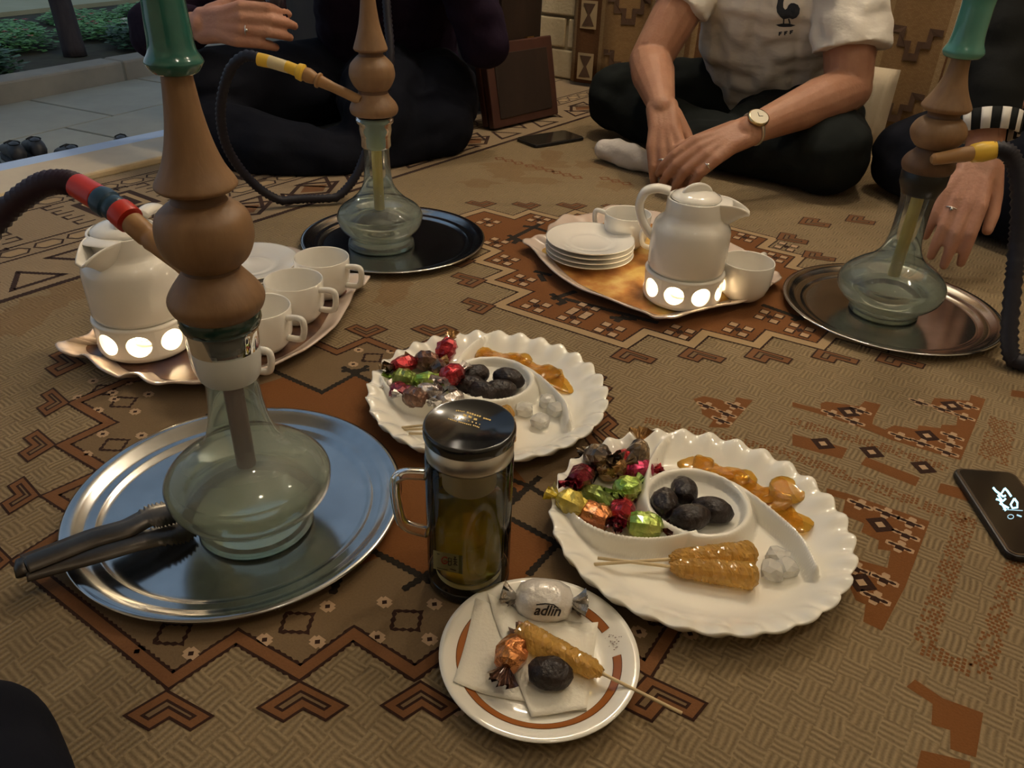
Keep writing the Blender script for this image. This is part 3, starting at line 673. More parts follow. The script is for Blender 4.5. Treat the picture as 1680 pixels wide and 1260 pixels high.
# cups
def cup_parts():
    R_ = .0445
    b = MB().lathe([(0, .002), (R_ * .56, .002), (R_ * .58, 0), (R_ * .62, .001), (R_ * .70, .004), (R_ * .88, .014), (R_ * .97, .028), (R_, .046), (R_, .066), (R_ * .985, .0672), (R_ * .955, .066), (R_ * .95, .046), (R_ * .92, .029), (R_ * .82, .016), (R_ * .6, .0075), (0, .006)], 56).mesh('cup_body')
    p = catmull([(R_ * .96, 0, .056), (R_ + .018, 0, .0585), (R_ + .0255, 0, .053), (R_ + .024, 0, .034), (R_ + .017, 0, .0255), (R_ * .93, 0, .024)], 5)
    h_ = MB().tube(p, .0048, 10, flat=1.0, up=(0, 1, 0)).mesh('cup_handle'); return b, h_
cb, ch = cup_parts()
def cup(u, v, z, ang, label, group):
    # (u,v) = photo centre of its rim
    g = G(u, v, z + .067); t = thing('tea_cup', label, 'cup', (g.x, g.y, z), group, ang)
    link('cup_body', cb, M_porc, t); link('handle', ch, M_porc, t); return t
ZT = .0070
cup(527, 421, ZT, -.28, 'white tea cup closest to the tip of the brown tray in the row of cups', 'cups on the brown tray')
cup(481, 458, ZT, -.28, 'white tea cup second in the row from the tip of the brown tray', 'cups on the brown tray')
cup(424, 502, ZT, -.28, 'white tea cup third in the row from the tip of the brown tray', 'cups on the brown tray')
cup(363, 553, ZT, -.25, 'white tea cup last in the row, behind the glass neck of the hookah', 'cups on the brown tray')
cup(1031, 349, ZT, 2.6, 'white tea cup behind the saucer stack on the yellow tray', 'cups on the yellow tray')
cup(1228, 427, ZT, .9, 'white tea cup next to the teapot on the tip side of the yellow tray', 'cups on the yellow tray')
cup(1118, 376, ZT, 2.9, 'white tea cup hidden behind the teapot on the yellow tray', 'cups on the yellow tray')
# saucers
SR = .0825
sme = MB().lathe([(0, .0022), (SR * .40, .0022), (SR * .44, .0034), (SR * .47, .0030), (SR * .56, .0034), (SR * .62, .0062), (SR * .78, .0085), (SR * .97, .0122), (SR, .0125), (SR * .985, .0105), (SR * .7, .0055), (SR * .52, 0), (SR * .48, 0), (SR * .46, .0015), (0, .0015)], 64).mesh('saucer')
def stack(u, v, ztop, n, lab, group, rs):
    g = G(u, v, ztop)
    for i in range(n):
        o = link('saucer', sme, M_porc, None, True, (g.x + random.uniform(-.001, .001), g.y + random.uniform(-.001, .001), ZT + i * rs))
        tag(o, lab(i, n), 'saucer', group)
ordn = ['bottom', 'second', 'third', 'top']
stack(969, 391, ZT + 3 * .0092 + .011, 4, lambda i, n: 'white saucer, %s one of the stack of four on the yellow tray' % ordn[i], 'saucers on the yellow tray', .0092)
stack(408, 428, ZT + 2 * .0092 + .011, 3, lambda i, n: 'white saucer, %s one of the stack behind the cups on the brown tray' % ['bottom', 'middle', 'top'][i], 'saucers on the brown tray', .0092)

# warmers with pierced walls, tealights and teapots
def warmer(loc, R_, Hh, label, nh, a0):
    t = thing('teapot_warmer', label, 'warmer', loc, 'pierced teapot warmers', a0)
    m = MB(); M_ = 24; th = .005
    def pt(a, z, r): return (r * math.cos(a), r * math.sin(a), z)
    z0, z1 = .010, Hh - .006
    for layer, r in ((0, R_), (1, R_ - th)):
        for k in range(nh):
            ac = 2 * pi * k / nh; da = pi / nh; zc = (z0 + z1) / 2; hz = (z1 - z0) / 2
            vs = []
            for i in range(M_):
                t_ = 2 * pi * i / M_; x, y = math.cos(t_), math.sin(t_); q = 1 / max(abs(x), abs(y))
                vs.append(pt(ac + da * x * q, zc + hz * y * q, r))
            for i in range(M_):
                t_ = 2 * pi * i / M_; vs.append(pt(ac + .74 * da * math.cos(t_) * 1.0, zc + .80 * hz * math.sin(t_), r))
            fs = [((i, (i + 1) % M_, M_ + (i + 1) % M_, M_ + i) if layer == 0 else (i, M_ + i, M_ + (i + 1) % M_, (i + 1) % M_)) for i in range(M_)]
            m.add(vs, fs)
            if layer == 0:
                o = [pt(ac + .74 * da * math.cos(2 * pi * i / M_), zc + .80 * hz * math.sin(2 * pi * i / M_), R_) for i in range(M_)]
                n_ = [pt(ac + .74 * da * math.cos(2 * pi * i / M_), zc + .80 * hz * math.sin(2 * pi * i / M_), R_ - th) for i in range(M_)]
                m.add(o + n_, [(i, (i + 1) % M_, M_ + (i + 1) % M_, M_ + i) for i in range(M_)])
    m.lathe([(R_ - th, z0), (R_ - th - .001, .004), (0, .004)], 64); m.lathe([(0, 0), (R_ * .84, 0), (R_ * .93, .002), (R_ * .985, .006), (R_, z0)], 64)
    m.lathe([(R_, z1), (R_ + .001, Hh - .003), (R_ - .001, Hh), (R_ - .007, Hh - .0005), (R_ - .009, Hh - .004), (R_ - th, z1)], 64)
    m.lathe([(R_ - .010, Hh - .003), (.018, Hh - .003), (.018, Hh - .006), (R_ - .010, Hh - .006)], 64)
    m.build('warmer_body', M_porc, t)
    c = MB().lathe([(0, 0), (.018, 0), (.0185, .012), (.0175, .012), (.017, .009)], 24).build('tealight_cup', M_alu, t, loc=(0, 0, .0045))
    MB().lathe([(.017, .008), (0, .0085)], 24).build('wax', M_wax, c)
    MB().lathe([(0, .0085), (.0025, .0115), (.003, .0135), (.0015, .019), (0, .023)], 10).build('flame', M_flame, c)
    l = bpy.data.lights.new('tealight_glow', 'POINT'); l.energy = .22; l.color = (1, .78, .5); l.shadow_soft_size = .006; lo = bpy.data.objects.new('tealight_glow', l); COL.objects.link(lo); lo.parent = t; lo.location = (0, 0, .029)
    return t
def teapot(loc, rot, label, hp_):
    t = thing('teapot', label, 'teapot', loc, 'white teapots', rot)
    s = .064
    q = hp_ / .138
    m = MB().lathe([(r, z * q) for r, z in [(0, .001), (s * .88, .001), (s * .96, .004), (s, .012), (s, .070), (s * .99, .080), (s * .95, .089), (s * .87, .096), (s * .78, .101), (s * .735, .106), (s * .725, .112), (s * .715, .136), (s * .70, .138), (s * .66, .1365), (s * .64, .130), (s * .64, .115), (s * .9, .07), (s * .9, .012), (0, .008)]], 64)
    m.build('pot_body', M_porc, t)
    # spout: V-shaped beak along +x from the neck
    sec = []
    P_ = [(x * s, a * q, b * q, w_) for x, a, b, w_ in [(.42, .072, .138, .030), (.72, .084, .1375, .0265), (.92, .096, .1355, .021), (1.10, .107, .131, .0155), (1.26, .1135, .1245, .0115), (1.34, .1125, .1185, .009)]]
    n = 12; vs = []
    for x, zb, zt, wd in P_:
        for k in range(n + 1):
            q = -1 + 2 * k / n; vs.append((x, wd * q, zb + (zt - zb) * abs(q) ** 1.6))
    fs = [(i * (n + 1) + k, (i + 1) * (n + 1) + k, (i + 1) * (n + 1) + k + 1, i * (n + 1) + k + 1) for i in range(len(P_) - 1) for k in range(n)]
    sp = MB().add(vs, fs)
    top = []
    vs2 = []
    for x, zb, zt, wd in P_[:3]: vs2 += [(x, -wd, zt), (x, 0, zt + .001), (x, wd, zt)]
    sp.add(vs2, [(i * 3 + k, i * 3 + k + 1, (i + 1) * 3 + k + 1, (i + 1) * 3 + k) for i in range(2) for k in range(2)])
    so_ = sp.build('spout', M_porc, t); sd = so_.modifiers.new('s', 'SOLIDIFY'); sd.thickness = .004; sd.offset = 1; ss = so_.modifiers.new('ss', 'SUBSURF'); ss.levels = 1; ss.render_levels = 2
    hp = catmull([(-s * .66, 0, .129 * q), (-s * 1.0, 0, .131 * q), (-s * 1.28, 0, .123 * q), (-s * 1.38, 0, .102 * q), (-s * 1.28, 0, .078 * q), (-s * 1.08, 0, .058 * q), (-s * .96, 0, .050 * q)], 6)
    MB().tube(hp, [.0125 - .003 * abs(i / (len(hp) - 1) - .3) for i in range(len(hp))], 14, flat=.62, up=(0, 0, 1)).build('handle', M_porc, t)
    ld = MB().lathe([(0, .012), (s * .25, .011), (s * .45, .008), (s * .60, .003), (s * .635, -.0005), (s * .62, -.0015), (0, -.002)], 56).build('lid', M_porc, t, loc=(0, 0, hp_))
    kp = []
    for i in range(17):
        a = pi * i / 16; kp.append((.027 * math.cos(a), .027 * math.sin(a) * .72 + .004))
    fm = MB(); nn = len(kp)
    vs = [(x, y_, z) for y_ in (-.0042, .0042) for x, z in kp]; fm.add(vs, [tuple(range(nn)), tuple(range(nn, 2 * nn))[::-1]] + [(i, nn + i, nn + (i + 1) % nn, (i + 1) % nn) for i in range(nn)])
    fo = fm.build('lid_grip', M_porc, ld, smooth=True, bevel=.0025, angle=40); fo.rotation_euler = (0, 0, .5)
    return t
gR = G(1117, 485, ZT + .003); WH = .055
warmer((gR.x, gR.y, ZT), .066, WH, 'white pierced warmer with glowing candle holes under the teapot on the yellow tray', 9, -1.97)
HP = axz(gR.x, gR.y, 321) - (ZT + WH)
teapot((gR.x, gR.y, ZT + WH - .0025), -.22, 'white porcelain teapot with rounded handle standing beside the stack of saucers', HP)
gL = G(244, 561, ZT + .003)
warmer((gL.x, gL.y, ZT), .066, WH, 'white pierced warmer with glowing candle holes under the teapot behind the wooden hookah stem', 9, -1.29)
teapot((gL.x, gL.y, ZT + WH - .0025), -1.80, 'white porcelain teapot half hidden by the wooden hookah stem, spout turned to the open side', HP)

# snack plates: scalloped, with a swirl of dividers round a small bowl
PR = .158
pc2 = G(1144, 858, .018); pc1 = G(800, 646, .018)
def loc2(pts, z=.02): return [Vector(((G(u, v, z) - pc2).x, (G(u, v, z) - pc2).y)) for u, v in pts]
bowl_c = loc2([(1142, 829)])[0]; bowl_r = (G(1224, 829, .02) - G(1060, 829, .02)).x / 2
divs = [catmull([(*p, 0) for p in loc2(q)], 6) for q in ([(1066, 850), (1060, 815), (1062, 785), (1070, 757), (1094, 724), (1138, 702)], [(1180, 790), (1225, 815), (1270, 850), (1312, 890), (1338, 938)], [(1140, 880), (1100, 889), (1055, 892), (1000, 884), (950, 860), (917, 822)])]
divs = [[p.to_2d() for p in d] for d in divs]
def plate_z(x, y):
    r = math.hypot(x, y); a = math.atan2(y, x); q = r / PR
    z = .0055 + .021 * ease((q - .70) / .30)
    rip = ease((q - .80) / .2); z += rip * .0030 * math.sin(a * 30)
    p = Vector((x, y)); db = (p - bowl_c).length
    best = 9
    for d in divs:
        for i in range(0, len(d) - 1):
            s_, e = d[i], d[i + 1]; v = e - s_; t = max(0, min(1, (p - s_).dot(v) / max(v.length_squared, 1e-9))); best = min(best, (s_ + v * t - p).length)
    ridge = .0235 * (1 - ease(best / .0095)) if best < .0095 else 0
    z = max(z, .0045 + ridge)
    if db < bowl_r + .011:
        if db < bowl_r - .006: zb = .0075 + .010 * ease((db / (bowl_r - .006)) ** 3) * .8
        else: zb = .0255 * (1 - abs(db - bowl_r) / .012) + .006 if abs(db - bowl_r) < .012 else 0
        z = zb if db < bowl_r - .006 else max(z, min(.0265, zb))
    return z
def plate_mesh():
    nr, na = 84, 240; vs = [(0, 0, plate_z(0, 0))]; fs = []
    for i in range(1, nr + 1):
        for k in range(na):
            a = 2 * pi * k / na; q = i / nr; r = PR * q * (1 + .013 * ease((q - .8) / .2) * math.sin(a * 30 + .8)); x, y = r * math.cos(a), r * math.sin(a); vs.append((x, y, plate_z(x, y)))
    for k in range(na): fs.append((0, 1 + k, 1 + (k + 1) % na))
    for i in range(nr - 1):
        for k in range(na):
            a = 1 + i * na + k; b = 1 + i * na + (k + 1) % na; fs.append((a, a + na, b + na, b))
    base = 1 + (nr - 1) * na; n0 = len(vs)
    for s, z in ((1.0, None), (.985, .020), (.86, .008), (.74, .001), (.66, 0)):
        for k in range(na):
            a = 2 * pi * k / na; r = PR * s * (1 + (.013 * math.sin(a * 30 + .8) if s > .95 else 0)); vs.append((r * math.cos(a), r * math.sin(a), (vs[base + k][2] - .0025) if z is None else z))
    for k in range(na): fs.append((base + k, n0 + k, n0 + (k + 1) % na, base + (k + 1) % na))
    for i in range(4):
        for k in range(na):
            a = n0 + i * na + k; b = n0 + i * na + (k + 1) % na; fs.append((a, a + na, b + na, b))
    fs.append(tuple(n0 + 4 * na + k for k in range(na))[::-1])
    return MB().add(vs, fs).mesh('snack_plate')
pm = plate_mesh()
for c, lb_ in ((pc2, 'white scalloped snack plate with swirl compartments beside the small brown-rimmed plate'), (pc1, 'white scalloped snack plate with swirl compartments behind the tea mug')):
    tag(link('snack_plate', pm, M_porc2, None, True, (c.x, c.y, .0009)), lb_, 'plate', 'scalloped snack plates')
def on_plate(c, u, v, lift=0.0):
    g = G(u, v, .012)
    for _ in range(4):
        z = plate_z(g.x - c.x, g.y - c.y) + .0005 + lift; g = G(u, v, z)
    return Vector((g.x, g.y, plate_z(g.x - c.x, g.y - c.y) + .0005))
# wrapped sweets
def foil(name, c1, c2, metal=.75):
    return mat(name, c1, .26, metal, var=c2, vscale=45, bump=.55, bscale=95, detail=1, coat=.6)
F_red = foil('foil_red', (.42, .02, .03), (.30, .015, .02)); F_crim = foil('foil_crimson', (.25, .012, .03), (.10, .008, .015)); F_green = foil('foil_green', (.22, .42, .05), (.48, .50, .12), .55); F_lime = foil('foil_lime', (.30, .36, .08), (.12, .22, .03), .5)
F_org = foil('foil_copper', (.62, .26, .08), (.40, .12, .04)); F_gold = foil('foil_gold', (.62, .40, .16), (.30, .15, .05)); F_silv = foil('foil_silver', (.62, .58, .54), (.45, .40, .38)); F_dark = foil('foil_black_gold', (.03, .02, .018), (.30, .20, .10), .6); F_choc = foil('foil_brown', (.10, .04, .025), (.22, .12, .08), .6); F_yel = foil('foil_yellow', (.70, .55, .06), (.5, .4, .1), .4); F_pink = foil('foil_magenta', (.5, .03, .12), (.3, .02, .05)); F_white = foil('foil_white', (.74, .70, .64), (.66, .62, .56), .15)
F_clear = foil('foil_clear_silver', (.70, .68, .64), (.35, .33, .30), .85)
def candy_mesh(seed, L=.017, R_=.0105, tl=.014, n=11, jt=.15):
    rd = random.Random(seed); b = MB(); prof = [(-1, .35), (-.85, .75), (-.5, .98), (-.17, 1.05), (.17, 1.05), (.5, .98), (.85, .75), (1, .35)]; vs = []
    for t, r in prof:
        for k in range(n):
            a = 2 * pi * k / n; rr = R_ * r * (1 + rd.uniform(-jt, jt)); vs.append((t * L * (1 + rd.uniform(-.03, .03)), rr * math.cos(a), rr * math.sin(a) * .88))
    fs = [(i * n + k, i * n + (k + 1) % n, (i + 1) * n + (k + 1) % n, (i + 1) * n + k) for i in range(len(prof) - 1) for k in range(n)] + [tuple(range(n))[::-1], tuple(range((len(prof) - 1) * n, len(prof) * n))]
    b.add(vs, fs); e = []; m_ = 11
    for s in (-1, 1):
        em_ = MB()
        for lay in range(2):
            vs = []; t0 = rd.uniform(0, 3)
            for j in range(3):
                for k in range(m_):
                    q = -1 + 2 * k / (m_ - 1); spread = (.0032, .0085, .0145)[j]; x = s * (L * .96 + tl * j / 2 * (1 - .22 * abs(q)))
                    y = spread * q; z = .0026 * (j / 2 + .4) * math.sin(k * 2.2 + lay * 2) + rd.uniform(-.001, .001)
                    c_, s_ = math.cos(t0 + lay * 1.2), math.sin(t0 + lay * 1.2); vs.append((x, y * c_ - z * s_, y * s_ * .55 + z * c_))
            em_.add(vs, [(j * m_ + k, j * m_ + k + 1, (j + 1) * m_ + k + 1, (j + 1) * m_ + k) for j in range(2) for k in range(m_ - 1)])
        e.append(em_.mesh('twisted_end'))
    return b.mesh('candy_body'), e
CM = [candy_mesh(i, L_, R2, t2) for i, (L_, R2, t2) in enumerate([(.016, .0105, .014), (.014, .0115, .012), (.019, .0092, .013), (.015, .0125, .010), (.015, .0125, .019)])] + [candy_mesh(5, .0165, .0125, .010, 30, .012)]
def candy(p, rz, tilt, mi, m1, m2, label, group, sc=1.0):
    t = thing('wrapped_candy', label, 'candy', p, group); t.rotation_euler = (0, tilt, rz); t.scale = (sc,) * 3
    for nm, me, mm in (('candy_body', CM[mi][0], m1), ('twisted_end', CM[mi][1][0], m2), ('twisted_end', CM[mi][1][1], m2)):
        me2 = me.copy(); me2.materials.clear(); me2.materials.append(mm); link(nm, me2, None, t, smooth=False)
    return t
def heap(c, rows, group):
    for u, v, lift, rz, tilt, mi, m1, m2, lb_ in rows:
        p = on_plate(c, u, v, .012 + lift); candy((p.x, p.y, p.z + .0125 + lift), rz, tilt, mi, m1, m2, lb_, group, 1.25)
g2 = 'wrapped sweets on the plate beside the brown-rimmed plate'; nb = 'on the plate beside the small brown-rimmed plate'
heap(pc2, [(954, 782, 0, 1.1, .3, 0, F_crim, F_crim, 'dark crimson wrapped sweet ' + nb), (1003, 768, .004, .3, -.2, 1, F_gold, F_dark, 'golden wrapped sweet with dark twisted ends ' + nb), (1046, 748, .006, 1.35, -.6, 0, F_dark, F_gold, 'black and gold wrapped sweet standing upright on the plate of twelve sweets'), (1046, 772, -.002, .2, 0, 3, F_pink, F_red, 'magenta foil wrapped sweet under the black and gold one'),
    (984, 816, 0, -.55, 0, 2, F_lime, F_green, 'olive green wrapped sweet ' + nb), (1030, 802, .003, .9, .2, 1, F_green, F_lime, 'light green wrapped sweet leaning on the dates bowl beside the brown-rimmed plate'), (938, 826, -.002, -.5, .1, 1, F_yel, F_yel, 'small yellow wrapped sweet at the rim side of the sweets'),
    (976, 846, .002, -.5, 0, 3, F_org, F_clear, 'copper foil wrapped sweet ' + nb), (1020, 838, 0, 1.2, .2, 0, F_red, F_crim, 'bright red wrapped sweet ' + nb), (1058, 862, .003, -.15, 0, 3, F_green, F_crim, 'green wrapped sweet with dark red twisted ends touching the dates bowl'), (980, 752, 0, 2.3, .4, 1, F_dark, F_dark, 'dark brown wrapped sweet at the back beside the crimson and golden ones'), (1022, 758, 0, .9, .2, 0, F_red, F_gold, 'small red wrapped sweet between the golden and the black ones')], g2)
g1 = 'wrapped sweets on the plate behind the mug'; nb = 'on the plate behind the tea mug'
heap(pc1, [(664, 600, 0, .8, .2, 0, F_red, F_dark, 'red wrapped sweet with dark ends ' + nb), (700, 592, .005, .3, .2, 1, F_choc, F_gold, 'brown wrapped sweet with golden ends ' + nb), (733, 574, .006, 1.3, -.5, 1, F_red, F_gold, 'red and gold wrapped sweet standing at the back ' + nb), (663, 622, 0, -.2, 0, 1, F_lime, F_green, 'lime green wrapped sweet at the rim ' + nb),
    (708, 624, .002, .1, 0, 2, F_green, F_lime, 'leaf green wrapped sweet ' + nb), (743, 627, .004, 1.0, .1, 1, F_red, F_silv, 'crinkled red foil sweet touching the bowl of dates ' + nb), (660, 646, 0, -.6, 0, 3, F_crim, F_silv, 'crimson and silver wrapped sweet ' + nb), (706, 646, .003, .1, 0, 3, F_silv, F_choc, 'silver wrapped sweet with brown ends ' + nb), (682, 660, 0, -.4, 0, 1, F_choc, F_silv, 'dark brown wrapped sweet at the front ' + nb), (742, 648, .003, .8, .2, 0, F_silv, F_white, 'small silver twist wrapped sweet next to the lid of the mug'), (718, 605, 0, 1.9, .2, 0, F_dark, F_choc, 'black wrapped sweet under the brown and gold one')], g1)
# dates
M_date = mat('date_skin', (0.013, 0.008, 0.007), .42, var=(0.03, 0.018, 0.014), vscale=60, bump=.5, bscale=110)
def date_mesh(seed):
    rd = random.Random(seed); m = MB(); m.sphere((0, 0, 0), 1, 22, 14); o = Vector((seed * 3.1, 0, 0)); vs = []
    for v in m.v:
        p = Vector(v); d = 1 + .10 * mnoise.noise(p * 1.6 + o) + .06 * mnoise.noise(Vector((p.x * 1.5, p.y * 5, p.z * 5)) + o); q = p * d
        sx_ = abs(p.x) ** 3; vs.append((q.x * .0205, q.y * .0132 * (1 - .12 * sx_), q.z * .0125))
    m.v = vs; return m.mesh('date')
DM = [date_mesh(i) for i in range(4)]
dl = [(pc2, 1090, 828, 1.4, 0, .2, 'dark date on the sweets side of the bowl beside the brown-rimmed plate'), (pc2, 1122, 808, 1.5, .0, .25, 'dark date at the back of the bowl beside the brown-rimmed plate'), (pc2, 1168, 840, -.25, 0, 0, 'dark date lying across the bowl by the sticks of rock candy'), (pc2, 1132, 852, .25, .004, 0, 'reddish dark date at the front of the bowl beside the green sweet'),
      (pc1, 778, 618, .4, .003, 0, 'dark date on top of a pair in the bowl behind the mug'), (pc1, 772, 636, -.3, 0, 0, 'dark date below the pair in the bowl behind the mug'), (pc1, 834, 624, -.3, .003, 0, 'dark date by the amber candy in the bowl behind the mug'), (pc1, 820, 643, .2, 0, 0, 'dark date at the front of the bowl behind the mug lid'), (pc1, 792, 645, -.5, .0, 0, 'dark date at the middle front of the bowl behind the mug lid')]
for i, (c, u, v, rz, lift, tl_, lb_) in enumerate(dl):
    p = on_plate(c, u, v, .012 + lift); o = link('date', DM[i % 4], M_date, None, True, (p.x, p.y, p.z + .0150 + lift)); o.rotation_euler = (0, tl_, rz); o.scale = (1.14,) * 3; tag(o, lb_, 'date', 'dates in the snack plates')
# amber sugar discs
def amber(name, col, var, tr):
    m = mat(name, col, .14, var=var, vscale=60, bump=.25, bscale=90, trans=tr, ior=1.4, sss=.25); return m
M_amb = thin_glass('amber_sugar', (.98, .80, .36), .34, (.86, .42, .04), rough=.06, ior=1.45, transl=.3); M_rock = thin_glass('rock_sugar', (.98, .82, .45), .60, (.88, .52, .13), rough=.10, transl=.35); M_sug = thin_glass('white_rock_sugar', (.98, .97, .94), .62, (.97, .95, .88), rough=.12, ior=1.45, transl=.3)
def disc_mesh(seed):
    rd = random.Random(seed); n = 22; m = MB(); R_ = .0215; rr = [R_ * (1 + .10 * math.sin(k * 2 * pi / n * 3 + seed) + rd.uniform(-.05, .05)) for k in range(n)]; vs = []
    for s, z in ((.05, .0032), (.6, .0034), (.92, .0026), (1, .0014), (.93, 0), (.05, 0)):
        for k in range(n): a = 2 * pi * k / n; vs.append((rr[k] * s * math.cos(a), rr[k] * s * math.sin(a), z + (rd.uniform(-.0005, .0005) if s > .5 else 0)))
    return m.add(vs, [(i * n + k, (i + 1) * n + k, (i + 1) * n + (k + 1) % n, i * n + (k + 1) % n) for i in range(5) for k in range(n)] + [tuple(range(n)), tuple(range(5 * n, 6 * n))[::-1]]).mesh('amber_disc')
AM = [disc_mesh(i) for i in range(3)]
for c, pts, lb_ in ((pc2, [(1142, 762), (1162, 768), (1180, 772), (1198, 782), (1215, 790), (1232, 800), (1248, 810), (1264, 822), (1280, 832), (1296, 845), (1306, 855), (1290, 808)], 'amber sugar disc of the overlapping row on the plate beside the brown-rimmed plate'), (pc1, [(785, 584), (802, 582), (818, 583), (834, 588), (850, 593), (865, 599), (880, 606), (895, 613), (908, 620), (922, 630)], 'amber sugar disc of the overlapping row on the plate behind the mug')):
    for i, (u, v) in enumerate(pts):
        p = on_plate(c, u, v, .004); o = link('amber_sugar_disc', AM[i % 3], M_amb, None, True, (p.x, p.y, p.z + .0015 + .0006 * (i % 4))); o.rotation_euler = (.10 + .05 * (i % 3), -.14, i * 1.7); tag(o, lb_, 'sugar disc', 'amber discs ' + ('beside the brown-rimmed plate' if c is pc2 else 'behind the mug'))
# rock candy sticks
M_stick = mat('pale_wood_stick', (.66, .52, .30), .6)
def rock_mesh(seed, L=.072, R0=.0095, R1=.0140):
    rd = random.Random(seed); n = 24; k_ = 56; vs = []
    for i in range(k_):
        t = i / (k_ - 1); r = (R0 + (R1 - R0) * t) * min(1, .45 + t * 5) * min(1, .5 + (1 - t) * 9)
        for k in range(n): a = 2 * pi * k / n; q = r * (1 + .10 * mnoise.noise(Vector((t * 14 + seed * 5, math.cos(a) * 2.2, math.sin(a) * 2.2))) + rd.uniform(-.05, .05)); vs.append((t * L + rd.uniform(-.001, .001), q * math.cos(a), q * math.sin(a)))
    return MB().add(vs, [(i * n + k, i * n + (k + 1) % n, (i + 1) * n + (k + 1) % n, (i + 1) * n + k) for i in range(k_ - 1) for k in range(n)] + [tuple(range(n))[::-1], tuple(range((k_ - 1) * n, k_ * n))]).mesh('sugar_crystals')
RM = [rock_mesh(i) for i in range(3)]; stm = MB().tube([(-.062, 0, 0), (.05, 0, 0)], .0017, 10).mesh('stick')
def rockstick(a, b, mi, label, group, L=.072):
    a = Vector(a); b = Vector(b); d = (b - a); t = thing('rock_candy_stick', label, 'rock candy', a, group)
    t.rotation_euler = d.to_track_quat('X', 'Z').to_euler(); s = d.length / L; t.scale = (s, 1, 1)
    link('sugar_crystals', RM[mi], M_rock, t, smooth=False); link('stick', stm, M_stick, t); return t
def rs_on(c, u0, v0, u1, v1, mi, label, lift=0):
    a = on_plate(c, u0, v0, .009); b = on_plate(c, u1, v1, .009); a.z = max(a.z, .0065) + .0105 + lift; b.z = max(b.z, .0065) + .0115 + lift; rockstick(a, b, mi, label, 'rock candy sticks on the snack plates')
rs_on(pc2, 1098, 920, 1238, 912, 0, 'amber rock candy stick nearest the dates bowl, beside the brown-rimmed plate')
rs_on(pc2, 1100, 932, 1242, 950, 1, 'amber rock candy stick along the rim, beside the brown-rimmed plate')
rs_on(pc1, 745, 694, 842, 684, 0, 'rock candy stick nearest the dates bowl, hidden behind the mug lid'); rs_on(pc1, 748, 704, 846, 702, 1, 'rock candy stick in the middle of three, hidden behind the mug lid'); rs_on(pc1, 752, 714, 846, 716, 2, 'rock candy stick along the rim, hidden behind the mug lid')
def lump_mesh(seed):
    rd = random.Random(seed); m = bmesh.new(); bmesh.ops.create_icosphere(m, subdivisions=2, radius=.0125)
    for v in m.verts:
        m_ = max(abs(v.co.x), abs(v.co.y), abs(v.co.z)); v.co *= (.0108 / m_) ** .75 * (1 + .16 * mnoise.noise(v.co * 110 + Vector((seed * 7, 0, 0)))); v.co.z *= .72
    me = bpy.data.meshes.new('sugar_lump'); m.to_mesh(me); m.free(); return me
LM = [lump_mesh(i) for i in range(3)]
for i, (c, u, v, lb_) in enumerate([(pc1, 861, 672, 'white sugar lump beside the mug lid'), (pc1, 886, 690, 'white sugar lump nearest the rim behind the mug'), (pc1, 913, 672, 'white sugar lump by the divider behind the mug'), (pc1, 898, 658, 'white sugar lump highest up the divider behind the mug'), (pc2, 1276, 914, 'white sugar lump by the rock candy sticks'), (pc2, 1290, 930, 'white sugar lump nearest the rim by the rock candy sticks'), (pc2, 1268, 936, 'white sugar lump at the tips of the rock candy sticks')]):
    p = on_plate(c, u, v, .008); o = link('sugar_lump', LM[i % 3], M_sug, None, False, (p.x, p.y, p.z + .008)); o.rotation_euler = (0, 0, i); tag(o, lb_, 'sugar', 'white sugar lumps')

# ------------------------------------------------------------------ small plate with brown rim line
sp_c = G(884, 1077, .010); SPR = .088
def splz(r): return .0045 + .0115 * ease((r / SPR - .62) / .38)
prof = [(0, .0045)] + [(SPR * k / 20, splz(SPR * k / 20)) for k in range(10, 21)] + [(SPR * 1.002, .0150), (SPR * .97, .0128), (SPR * .72, .002), (SPR * .62, 0), (0, 0)]
spl = thing('small_plate', 'small white plate with a brown ring on its rim holding a napkin', 'plate', (sp_c.x, sp_c.y, .0009))
MB().lathe(prof, 96).build('plate_body', M_porc2, spl)
em = G(1022, 1047, .014) - sp_c; ea = math.atan2(em.y, em.x); n = 96; gap = .21
ring = MB(); rd_ = MB()
def ringseg(mb, r0, r1, dz):
    vs = []
    for i in range(n + 1):
        a = ea + gap + (2 * pi - 2 * gap) * i / n
        for r in (r0, (r0 + r1) / 2, r1): vs.append((r * math.cos(a), r * math.sin(a), splz(r) + dz))
    mb.add(vs, [(i * 3 + k, i * 3 + k + 1, (i + 1) * 3 + k + 1, (i + 1) * 3 + k) for i in range(n) for k in range(2)])
ringseg(ring, SPR * .752, SPR * .825, .0004); ringseg(rd_, SPR * .745, SPR * .832, .0002)
M_ring = mat('brown_glaze', (.36, .12, .03), .2, coat=.3); M_ringd = mat('brown_glaze_edge', (.10, .035, .012), .2)
ring.build('brown_ring', M_ring, spl); rd_.build('ring_edge', M_ringd, spl)
emb = MB()
rdm = random.Random(3)
for k in range(26):
    x, y = rdm.gauss(0, .0040), rdm.gauss(0, .0022); c = Vector((em.x, em.y)).normalized() * (SPR * .80 + y) + Vector((-em.y, em.x)).normalized() * x
    s_ = rdm.uniform(.0004, .0011); emb.add([(c.x - s_, c.y, splz(c.length) + .0005), (c.x, c.y - s_ * .6, splz(c.length) + .0005), (c.x + s_, c.y + .0003, splz(c.length) + .0005), (c.x, c.y + s_ * .7, splz(c.length) + .0005)], [(0, 1, 2, 3)])
eo = emb.build('printed_crest', M_ringd, spl, smooth=False); eo['kind'] = 'stuff'
